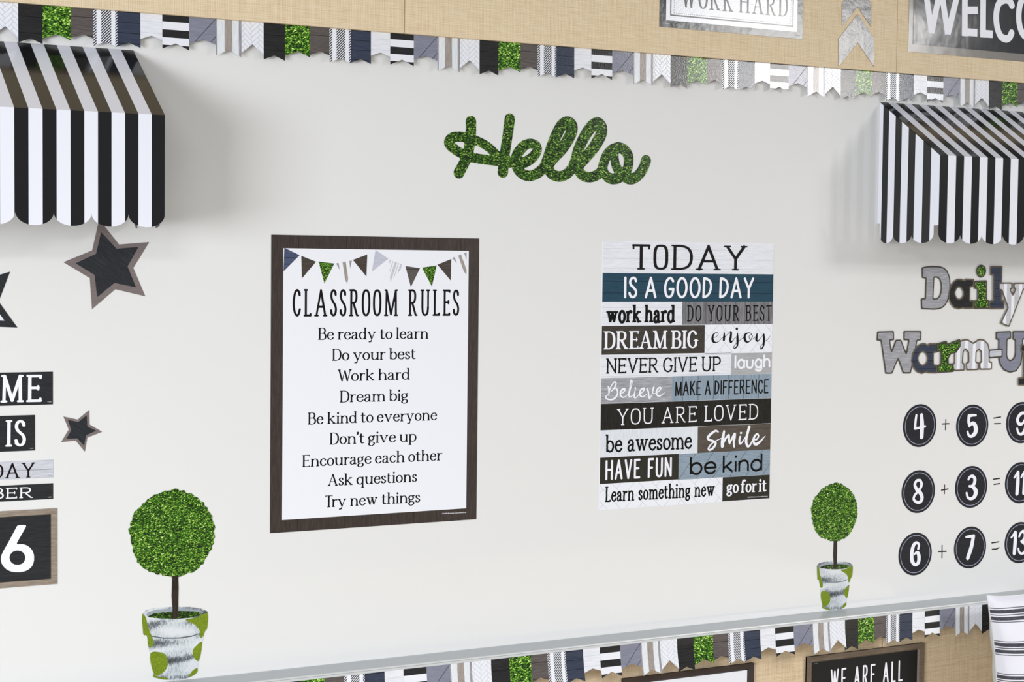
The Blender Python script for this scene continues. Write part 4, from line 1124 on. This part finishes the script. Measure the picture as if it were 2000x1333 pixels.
mosses = [[(-6.36,-27.855),(-5.505,-27.772),(-4.751,-27.521),(-4.757,-28.58),(-4.948,-28.871),(-5.072,-29.207),(-5.263,-29.282),(-5.331,-28.761),(-5.599,-28.362),(-5.98,-28.122)],
          [(-9.542,-27.231),(-9.265,-27.476),(-9.171,-27.946),(-8.985,-28.516),(-8.752,-29.092),(-8.752,-29.554),(-9.077,-29.505),(-9.208,-28.772),(-9.458,-28.592)],
          [(-8.965,-30.088),(-8.238,-30.049),(-7.816,-30.341),(-7.675,-30.959),(-7.861,-31.404),(-8.329,-31.708),(-8.74,-31.452)],
          [(-5.138,-29.622),(-5.595,-29.859),(-5.833,-30.164),(-5.765,-30.638),(-5.373,-30.958)],
          [(-5.496,-31.48),(-5.877,-31.656),(-6.114,-32.1),(-5.552,-31.849)],
          [(-8.721,-31.612),(-8.329,-31.82),(-7.673,-31.982),(-7.766,-32.093),(-8.403,-31.923),(-8.702,-31.808)]]
def topiary(label, base, k):
    def tf(P): return [(base[0] + (u - org[0]) * k, base[1] + (v - org[1]) * k) for u, v in P]
    r = thing('topiary_cutout', label, 'plant cutout', base[0], base[1], 0, 'die-cut potted topiaries')
    o = [tuple(z) for z in spline(tf(fol), 6, True)]
    F, X, Y = outline_region([o], [], 0, .07 * k)
    a = 9 / k
    F = F + .035 * k * (np.sin(X * a + 2 * np.sin(Y * a * .7)) + np.sin(Y * a * 1.1 + 2 * np.sin(X * a * .8)))
    cut_out('foliage', None, None, F, X, Y, .006, .034, M['grass_small'], parent=r)
    MB().prism([tuple(z) for z in tf(stem)], .008, .038).build('trunk', M['trunk'], r)
    po = MB().prism(tf(pot), 0, .03).build('pot', M['pot'], r)
    MB().face(tf(opening), .033).build('pot_mouth', M['pot_inner'], po)
    MB().face(tf(soil), .036).build('mossy_soil', M['soil'], po)
    MB().face(tf(rimline), .036).build('rim_edge', M['pot_line'], po)
    for ms in mosses:
        MB().face([tuple(z) for z in spline(tf(ms), 4, True)], .034).build('moss_patch', M['moss'], po)
    return r
topiary('large round potted topiary cutout at the lower left, under the rules poster', org, 1.0)
topiary('smaller round potted topiary cutout at the lower right, left of the sums', (52.464,-32.289), .82)

# ------------------------------------------------------------------ number discs
def disc(c, strokes, label, fl=None):
    R = 1.95
    r = thing('number_disc', label, 'number', c[0], c[1] - R, 0, 'round number discs of the sums')
    MB().prism(ell(c[0], c[1], R, R, 64), 0, .03).build('disc', M['disc'], r)
    ring = MB()
    n = 72
    a, b_ = ell(c[0], c[1], R * .895, R * .895, n), ell(c[0], c[1], R * .862, R * .862, n)
    ring.add([(u, v, .035) for u, v in a + b_], [(i, (i + 1) % n, (i + 1) % n + n, i + n) for i in range(n)])
    ring.build('ring_line', M['disc_ring'], r)
    script(strokes, .03, .036, M['ink_white'], r, 'numeral')
    return r
disc((61.83, -16.2), [[(61.382,-15.247,0.113),(61.3,-15.843,0.131),(61.258,-16.424,0.131)], [(61.258,-16.44,0.122),(61.83,-16.384,0.105),(62.443,-16.282,0.105)], [(61.996,-15.252,0.175),(62.07,-16.1,0.236),(62.053,-17.215,0.219)]], 'black number disc with a white 4, first of the top sum')
disc((68.11, -16.42), [[(68.506,-15.477,0.099),(68.062,-15.462,0.126),(67.673,-15.512,0.162)], [(67.653,-15.512,0.162),(67.649,-16.059,0.162),(67.743,-16.438,0.126)], [(67.742,-16.414,0.126),(68.085,-16.191,0.162),(68.399,-16.359,0.216),(68.547,-16.795,0.252),(68.404,-17.182,0.216),(67.999,-17.402,0.144),(67.688,-17.297,0.126),(67.534,-16.978,0.117)]], 'black number disc with a white 5, second of the top sum')
C9 = (74.236,-16.352)
disc(C9, [[(74.694,-15.54,0.13),(74.296,-15.448,0.148),(73.877,-15.674,0.166),(73.677,-16.065,0.184),(73.87,-16.43,0.166),(74.276,-16.46,0.129),(74.637,-16.057,0.13)], [(74.777,-15.463,0.185),(74.811,-16.463,0.222),(74.6,-17.174,0.204),(74.203,-17.439,0.139),(73.824,-17.289,0.129),(73.652,-16.9,0.12)]], 'black number disc with a white 9, the answer to 4 plus 5')
disc((61.834,-22.215), [[(62.018,-21.196,0.123),(61.622,-21.2,0.131),(61.384,-21.534,0.149),(61.594,-21.969,0.175),(62.051,-22.34,0.193),(62.263,-22.776,0.193),(62.124,-23.132,0.158),(61.708,-23.186,0.132),(61.304,-22.901,0.131),(61.393,-22.536,0.123),(61.721,-22.23,0.123),(62.039,-21.915,0.14),(62.178,-21.56,0.158),(62.07,-21.276,0.132)]], 'black number disc with a white 8, first of the middle sum')
disc((68.159,-22.119), [[(67.784,-21.392,0.117),(67.931,-21.18,0.126),(68.29,-21.119,0.144),(68.557,-21.392,0.181),(68.498,-21.821,0.181),(68.165,-22.079,0.126)], [(67.906,-22.027,0.108),(68.322,-22.127,0.145),(68.673,-22.46,0.235),(68.684,-22.815,0.235),(68.456,-23.117,0.181),(68.046,-23.213,0.126),(67.732,-23.038,0.126),(67.597,-22.654,0.117)]], 'black number disc with a white 3, second of the middle sum')
disc((74.278,-22.04), [[(73.465,-21.501,0.102),(73.67,-21.271,0.12),(73.896,-21.019,0.148)], [(73.929,-21.044,0.167),(73.91,-22.098,0.222),(73.835,-23.038,0.204)], [(74.339,-21.52,0.102),(74.544,-21.234,0.121),(74.772,-21.005,0.149)], [(74.805,-21.038,0.167),(74.786,-22.063,0.223),(74.711,-23.021,0.205)]], 'black number disc with a white 11, the answer to 8 plus 3')
disc((61.624,-27.91), [[(61.956,-27.439,0.13),(62.012,-27.095,0.13),(61.802,-26.891,0.13),(61.481,-26.995,0.172),(61.274,-27.424,0.201),(61.211,-28.051,0.201),(61.281,-28.531,0.201),(61.616,-28.891,0.144),(61.993,-28.709,0.187),(62.069,-28.239,0.202),(61.936,-27.85,0.173),(61.706,-27.783,0.101),(61.531,-27.916,0.086)]], 'black number disc with a white 6, first of the bottom sum')
disc((68.197,-27.764), [[(67.668,-26.74,0.103),(68.132,-26.726,0.133),(68.596,-26.705,0.148)], [(68.555,-26.754,0.193),(68.331,-27.72,0.222),(67.923,-28.711,0.207)]], 'black number disc with a white 7, second of the bottom sum')
disc((74.417,-27.731), [[(73.269,-27.156,0.099),(73.497,-26.948,0.114),(73.732,-26.682,0.137)], [(73.777,-26.731,0.167),(73.757,-27.7,0.213),(73.685,-28.679,0.198)], [(74.262,-27.13,0.114),(74.427,-26.825,0.122),(74.755,-26.682,0.153),(75.01,-26.929,0.183),(74.954,-27.353,0.168),(74.612,-27.626,0.107)], [(74.524,-27.62,0.107),(75.06,-27.887,0.199),(75.15,-28.486,0.199),(74.738,-28.786,0.122),(74.34,-28.659,0.114),(74.196,-28.288,0.107)]], 'black number disc with a white 13, the answer to 6 plus 7')

# ------------------------------------------------------------------ die-cut letters of the warm-up heading
def letter(label, outer, holes, face, edge, k, sm=False):
    """outer: outlines, holes: counters"""
    d0 = .05 + .022 * k
    us = [p[0] for o in outer for p in o]; vsx = [p[1] for o in outer for p in o]
    r = thing('letter_cutout', label, 'letter', sum(us) / len(us), min(vsx), 0, 'die-cut letters of the warm-up heading')
    F, X, Y = outline_region(outer, holes, 0, .05)
    F = soften(F, 3)
    vs, fs = march(F, X, Y, merge=False)
    mb = MB(); solid(mb, vs, fs, d0, d0 + .018); mb.build('letter_backing', M[edge], r)
    vs, fs = march(F + .13, X, Y)
    MB().add([(x, y, d0 + .0205) for x, y in vs], fs).build('letter_face', M[face], r)
    return r
def S(P, n=5): return [tuple(z) for z in spline(P, n, True)]
letter('grey wood-look capital D starting the word Daily', [[(61.6,-1.87),(62.022,-1.782),(62.446,-1.731),(62.933,-1.717),(63.422,-1.722),(63.852,-1.766),(64.223,-1.866),(64.601,-2.127),(64.86,-2.531),(64.997,-3.002),(65.038,-3.521),(65.004,-4.041),(64.884,-4.561),(64.723,-4.987),(64.486,-5.298),(64.148,-5.533),(63.722,-5.655),(63.172,-5.691),(61.672,-5.64),(61.584,-4.656),(62.068,-4.638),(62.077,-2.858),(61.652,-2.832)]],
       [[(63.11,-2.777),(63.453,-2.794),(63.703,-2.943),(63.86,-3.262),(63.91,-3.714),(63.861,-4.138),(63.723,-4.468),(63.508,-4.637),(63.044,-4.675)]], 'grey_wood', 'letter_edge_dark', 0)
letter('black wood-look letter a in the word Daily', [[(66.732,-2.832),(66.712,-2.993),(66.296,-2.853),(65.86,-2.855),(65.432,-3.047),(65.012,-3.474),(64.808,-4.089),(64.825,-4.656),(65.063,-5.176),(65.508,-5.556),(66.133,-5.681),(66.628,-5.559),(66.668,-5.625),(67.884,-5.629),(67.883,-4.799),(67.419,-4.827),(67.42,-3.656),(67.846,-3.607),(67.86,-2.863)]],
       [S([(66.071,-3.66),(66.389,-3.849),(66.536,-4.181),(66.446,-4.513),(66.103,-4.703),(65.787,-4.542),(65.628,-4.182),(65.766,-3.822)])], 'black_wood', 'letter_edge', 1)
letter('leafy green letter i in the word Daily', [[(67.866,-3.035),(69.38,-2.979),(69.438,-4.799),(69.692,-4.799),(69.744,-5.634),(67.884,-5.629),(67.86,-4.846),(68.262,-4.827),(68.229,-3.777),(67.852,-3.797)], S([(68.638,-1.551),(69.087,-1.738),(69.252,-2.148),(69.075,-2.551),(68.676,-2.754),(68.254,-2.575),(68.065,-2.157),(68.228,-1.746)])],
       [], 'grass', 'letter_edge_dark', 2)
letter('navy plank letter l in the word Daily', [[(69.719,-1.666),(71.212,-1.642),(71.264,-4.8),(71.546,-4.8),(71.613,-5.668),(69.72,-5.663),(69.694,-4.866),(70.164,-4.828),(70.09,-2.525),(69.747,-2.546)]], [], 'navy_wood', 'letter_edge', 3)
letter('ticking striped letter y ending the word Daily', [[(70.789,-3.193),(72.459,-3.157),(72.506,-3.785),(72.288,-3.834),(72.587,-4.287),(72.868,-3.784),(72.673,-3.765),(72.628,-3.185),(74.214,-3.178),(74.236,-3.829),(73.911,-3.878),(72.21,-7.343),(71.103,-6.968),(71.982,-5.524),(71.197,-3.933),(70.849,-3.885)]], [], 'hatch', 'letter_edge', 4)
letter('grey wood-look capital W starting the word Warm-Up', [[(56.654,-7.591),(58.545,-7.571),(58.592,-8.417),(58.129,-8.439),(58.332,-9.343),(58.781,-8.354),(59.402,-8.361),(60.011,-9.554),(60.243,-8.436),(59.679,-8.429),(59.655,-7.581),(61.729,-7.599),(61.729,-8.453),(61.282,-8.494),(60.605,-11.435),(59.703,-11.417),(59.093,-10.146),(58.449,-11.419),(57.677,-11.403),(57.065,-8.446),(56.594,-8.422)]], [], 'grey_wood', 'letter_edge_dark', 0)
letter('navy plank letter a in the word Warm-Up', [[(62.557,-8.886),(62.1,-8.673),(61.556,-8.76),(61.021,-9.1),(60.675,-9.657),(60.585,-10.311),(60.77,-10.876),(61.266,-11.327),(61.878,-11.509),(62.482,-11.352),(62.485,-11.446),(63.71,-11.499),(63.687,-10.695),(63.257,-10.668),(63.225,-9.602),(63.655,-9.608),(63.629,-8.729),(62.588,-8.717)]],
       [S([(61.918,-9.535),(62.289,-9.729),(62.446,-10.108),(62.311,-10.501),(61.951,-10.664),(61.582,-10.488),(61.425,-10.091),(61.559,-9.718)])], 'navy_wood', 'letter_edge', 1)
letter('ticking striped letter m in the word Warm-Up', [[(65.613,-9.02),(66.284,-8.572),(66.653,-8.414),(67.216,-8.401),(67.918,-8.744),(68.601,-8.388),(69.237,-8.472),(69.759,-8.881),(69.903,-9.412),(69.938,-10.501),(70.257,-10.506),(70.256,-11.278),(68.755,-11.267),(68.694,-10.546),(68.92,-10.483),(68.867,-9.59),(68.57,-9.394),(68.324,-9.63),(68.313,-10.492),(68.607,-10.574),(68.629,-11.284),(67.155,-11.284),(67.095,-10.566),(67.369,-10.495),(67.318,-9.662),(66.995,-9.352),(66.751,-9.559),(66.682,-10.559),(66.884,-10.61),(66.93,-11.308),(65.62,-11.32),(65.416,-10.727),(65.659,-10.541)]], [], 'hatch', 'letter_edge', 2)
letter('leafy green letter r in the word Warm-Up', [[(63.507,-8.756),(64.668,-8.486),(64.801,-8.819),(65.414,-8.59),(66.277,-8.362),(66.385,-9.03),(65.88,-9.641),(65.262,-9.727),(64.964,-10.102),(64.979,-10.624),(65.536,-10.586),(65.623,-11.396),(63.709,-11.452),(63.687,-10.695),(64.03,-10.654),(63.996,-9.518),(63.554,-9.512)]], [], 'grass', 'letter_edge_dark', 3)
letter('grey plank capital U in the word Warm-Up', [[(70.654,-7.736),(72.545,-7.695),(72.569,-8.431),(72.119,-8.504),(72.128,-9.976),(72.241,-10.269),(72.505,-10.419),(72.826,-10.327),(73.039,-10.088),(73.104,-9.7),(73.067,-8.583),(72.766,-8.511),(72.739,-7.696),(74.498,-7.712),(74.523,-8.453),(74.067,-8.526),(74.052,-10.006),(73.885,-10.881),(73.32,-11.503),(72.544,-11.614),(71.761,-11.375),(71.227,-10.784),(71.008,-9.959),(70.999,-8.511),(70.678,-8.488)]], [], 'grey_diag', 'letter_edge_dark', 1)
letter('short grey hyphen joining Warm and Up', [[(69.776,-9.41),(71.501,-9.319),(71.528,-10.141),(69.802,-10.229)]], [], 'lgrey_wood', 'letter_edge_dark', 3)
letter('black wood-look letter p, cut off by the right edge', [[(73.756,-8.98),(75.13,-8.948),(75.723,-8.956),(76.392,-9.209),(76.779,-9.656),(76.885,-10.051),(76.735,-10.687),(76.326,-11.121),(75.804,-11.327),(75.078,-11.294),(75.103,-12.028),(75.434,-12.084),(75.461,-12.869),(73.559,-12.823),(73.534,-12.062),(74.147,-12.056),(74.107,-9.715),(73.779,-9.661)]],
       [S([(75.482,-9.637),(75.843,-9.789),(76,-10.115),(75.867,-10.476),(75.516,-10.617),(75.155,-10.464),(75.011,-10.1),(75.132,-9.779)])], 'black_wood', 'letter_edge', 3)

# ------------------------------------------------------------------ signs on the upper burlap
D1 = .76
r = thing('work_hard_sign', 'white WORK HARD sign with a shiny grey metal-look edge, on the top burlap', 'sign', 40, 17.46, D1)
MB().box(32.81, 47.23, 17.46, 26, D1, D1 + .04).build('metallic_backing', M['foil_arrow'], r)
MB().box(33.41, 46.62, 18.03, 25.4, D1 + .04, D1 + .07).build('white_panel', M['paper_lam'], r)
mb = MB()
for a, b_ in ((rect(33.79, 18.42, 46.22, 25), rect(33.9, 18.53, 46.11, 24.9)),):
    for k in range(4): mb.face([a[k], a[(k + 1) % 4], b_[(k + 1) % 4], b_[k]], D1 + .075)
mb.build('black_border_line', M['ink_gloss'], r)
mb = MB()
x = 34.17
while x < 45.9: mb.face(rect(x, 18.64, x + .11, 18.68), D1 + .075); x += .19
y = 18.66
while y < 24.7:
    for u in (34.15, 45.93): mb.face(rect(u, y, u + .035, y + .11), D1 + .075)
    y += .19
mb.build('stitch_line', M['ink_gloss'], r)
lettering('WORK HARD', 'thincaps', (34.799,19.205), (45.61, 19.22), 1.75, D1 + .076, M['ink_gloss'], r, R=60)
for u, v in ((33.3, 17.72), (46.5, 17.72)): MB().box(u, u + .42, v, v + .05, D1 + .04, D1 + .07).build('staple', M['alu'], r)

def arrow(label, k, dx, dy):
    base = [(53.117,20.029),(54.963,18.131),(55.051,15.645),(53.18,17.61),(51.183,15.424),(51.103,17.773)]
    cx_, cy_ = base[0]
    P = [(cx_ + (u - cx_) * k + dx, cy_ + (v - cy_) * k + dy) for u, v in base]
    o = MB().prism(P, D1, D1 + .04)
    tag(o.build('arrow_cutout', M['foil_arrow']), label, 'arrow', 'shiny arrow cutouts on the top burlap')
arrow('lower and larger of two shiny black arrow cutouts, fully in view', 1.0, 0, 0)
nt, ap, n0 = (53.099,20.699), (53.116,20.03), (53.179,17.611)
arrow('upper and smaller of two shiny black arrow cutouts, cut by the top edge', .82, nt[0] - (ap[0] + (n0[0] - ap[0]) * .82), nt[1] - (ap[1] + (n0[1] - ap[1]) * .82))

r = thing('welcome_sign', 'black WELCOME sign in a grey metal-look frame, cut by the top right corner', 'sign', 70, 17.2, D1)
MB().box(58.85, 82, 17.2, 27, D1, D1 + .04).build('metallic_backing', M['foil_frame'], r)
MB().box(59.36, 81.5, 17.9, 26.4, D1 + .04, D1 + .07).build('black_panel', M['foil'], r)
X, Y = grid(58.5, 17.5, 82, 27, .035)
F = np.full(X.shape, 9e9)
def bar(p, r_): np.minimum(F, f_box(X, Y, p[0], p[1], r_) , out=F)
def zz(a, b): return [a, b]
for P in ([(60.683,22.694),(61.441,19.036)], [(61.441,19.036),(62.334,22.833)], [(62.48,22.846),(63.344,19.053)], [(63.344,19.053),(64.469,23.013)]): bar(P, .33)
for P in ([(65.239,23.034),(65.339,19.023)], [(65.268,21.333),(66.828,21.456)], [(65.328,19.406),(66.833,19.428)], [(67.413,23.217),(67.51,19.057)], [(67.498,19.415),(68.682,19.431)]): bar(P, .34)
np.minimum(F, f_stroke(X, Y, np.column_stack([spline([(70.925,22.231),(70.615,22.603),(69.961,22.638),(69.323,22.234),(69.057,21.333),(69.15,20.284),(69.593,19.391),(70.253,19.129),(70.724,19.295),(70.973,19.712)], 20), np.full(181, .34), np.full(181, .34)])), out=F)
oc = (72.893,21.426)
o_ = resample(np.array(ell(oc[0], oc[1], 1.1, 1.92, 200)), .08)
np.minimum(F, f_stroke(X, Y, np.column_stack([o_, np.full(len(o_), .34), np.full(len(o_), .34)])), out=F)
vs, fs = march(F, X, Y)
MB().add([(x, y, D1 + .078) for x, y in vs], fs).build('lettering', M['ink_white'], r)

# ------------------------------------------------------------------ signs on the lower burlap
r = thing('chalkboard_sign', 'black chalkboard-style sign reading WE ARE ALL in a brown frame', 'sign', 56, -50, .01)
MB().box(49.46, 62.7, -50, -36.12, .01, .16).build('black_panel', M['chalk'], r)
fr = MB()
o4, m4, i4 = rect(49.46, -50, 62.7, -36.12), rect(49.9, -49.5, 62.15, -36.58), rect(50.02, -49.38, 62.02, -36.7)
for k in range(4):
    kk = (k + 1) % 4
    fr.add([(*o4[k], .01), (*o4[kk], .01), (*o4[kk], .34), (*o4[k], .34)], [(0, 1, 2, 3)])
    fr.add([(*o4[k], .34), (*o4[kk], .34), (*m4[kk], .3), (*m4[k], .3)], [(0, 1, 2, 3)])
    fr.add([(*m4[k], .3), (*m4[kk], .3), (*i4[kk], .162), (*i4[k], .162)], [(0, 1, 2, 3)])
fr.build('frame', M['board_frame'], r)
lettering('WE ARE ALL', 'handthin', (52.14, -39.42), (60.35, -39.4), 1.9, .166, M['ink_white'], r, R=50)
lettering('TCR', 'tiny', (50.3, -36.85), (50.65, -36.85), .08, .166, M['ink_grey'], r, 'imprint', R=16)

r = thing('framed_white_sign', 'white sign in a dark brown frame, only its top edge in view', 'sign', 37, -50, .01)
MB().box(30.55, 43.7, -50, -36.05, .01, .16).build('white_panel', M['paper'], r)
fr = MB(); st = MB()
o4, m4, i4 = rect(30.55, -50, 43.7, -36.05), rect(31, -49.5, 43.24, -36.48), rect(31.14, -49.36, 43.1, -36.62)
for k in range(4):
    kk = (k + 1) % 4
    fr.add([(*o4[k], .01), (*o4[kk], .01), (*o4[kk], .34), (*o4[k], .34)], [(0, 1, 2, 3)])
    fr.add([(*o4[k], .34), (*o4[kk], .34), (*m4[kk], .32), (*m4[k], .32)], [(0, 1, 2, 3)])
    st.add([(*m4[k], .32), (*m4[kk], .32), (*i4[kk], .162), (*i4[k], .162)], [(0, 1, 2, 3)])
fr.build('frame', M['sign_frame'], r)
st.build('frame_step', M['sign_frame_in'], r)

# ------------------------------------------------------------------ cushion
def cushion():
    CD, H = 6.3, 9.0
    tip = (64.379,-30.762)                          # its upper left corner
    CU, CV = tip[0] + 9.24, tip[1] - 8.76
    r = thing('cushion', 'white cushion with bands of dark woven stripes at the lower right corner', 'cushion', CU, CV + H - 1.32, CD)
    n = 56
    ca, sa = math.cos(math.radians(1.5)), math.sin(math.radians(1.5))
    def place(x, y): return CU + x * ca - y * sa, CV + x * sa + y * ca
    def side(a, b):            # pinched sides, pointed corners
        return H * a * (1 - .14 * (1 - abs(b) ** 1.7) * abs(a)), H * b * (1 - .05 * (1 - abs(a) ** 5) * abs(b))
    def surf(s):
        vs, fs = [], []
        for i in range(n + 1):
            for j in range(n + 1):
                a, b = 2 * i / n - 1, 2 * j / n - 1
                x, y = side(a, b)
                th = 2.4 * max(0, (1 - a * a) * (1 - b * b)) ** .45
                wr = (.1 * math.sin(9 * a + 5 * b) * abs(b) + .12 * math.sin(17 * b + 2 * a) * a ** 4) * min(1.0, th)
                u, v = place(x, y)
                vs.append((u, v, CD + s * (th + wr)))
        for i in range(n):
            for j in range(n):
                q = (i * (n + 1) + j, (i + 1) * (n + 1) + j, (i + 1) * (n + 1) + j + 1, i * (n + 1) + j + 1)
                fs.append(q if s > 0 else q[::-1])
        return vs, fs
    mb = MB()
    mb.add(*surf(1)); mb.add(*surf(-1), 1)
    mb.build('cover', [M['cushion'], M['cushion_seam']], r, smooth=True)
    loop = []
    for k in range(4):
        for i in range(28):
            t = 2 * i / 28 - 1
            loop.append(place(*side(*((t, -1), (1, t), (-t, 1), (-1, -t))[k])))
    ring = []; m = len(loop)
    for u, v in loop:
        cu, cv = u - CU, v - CV; L = math.hypot(cu, cv)
        for q in range(6):
            w = 2 * math.pi * q / 6
            ring.append((u + cu / L * .06 * math.cos(w), v + cv / L * .06 * math.cos(w), CD + .06 * math.sin(w)))
    mb = MB().add(ring, [(i * 6 + q, i * 6 + (q + 1) % 6, ((i + 1) % m) * 6 + (q + 1) % 6, ((i + 1) % m) * 6 + q) for i in range(m) for q in range(6)])
    mb.build('edge_piping', M['cushion_seam'], r, smooth=True)
cushion()
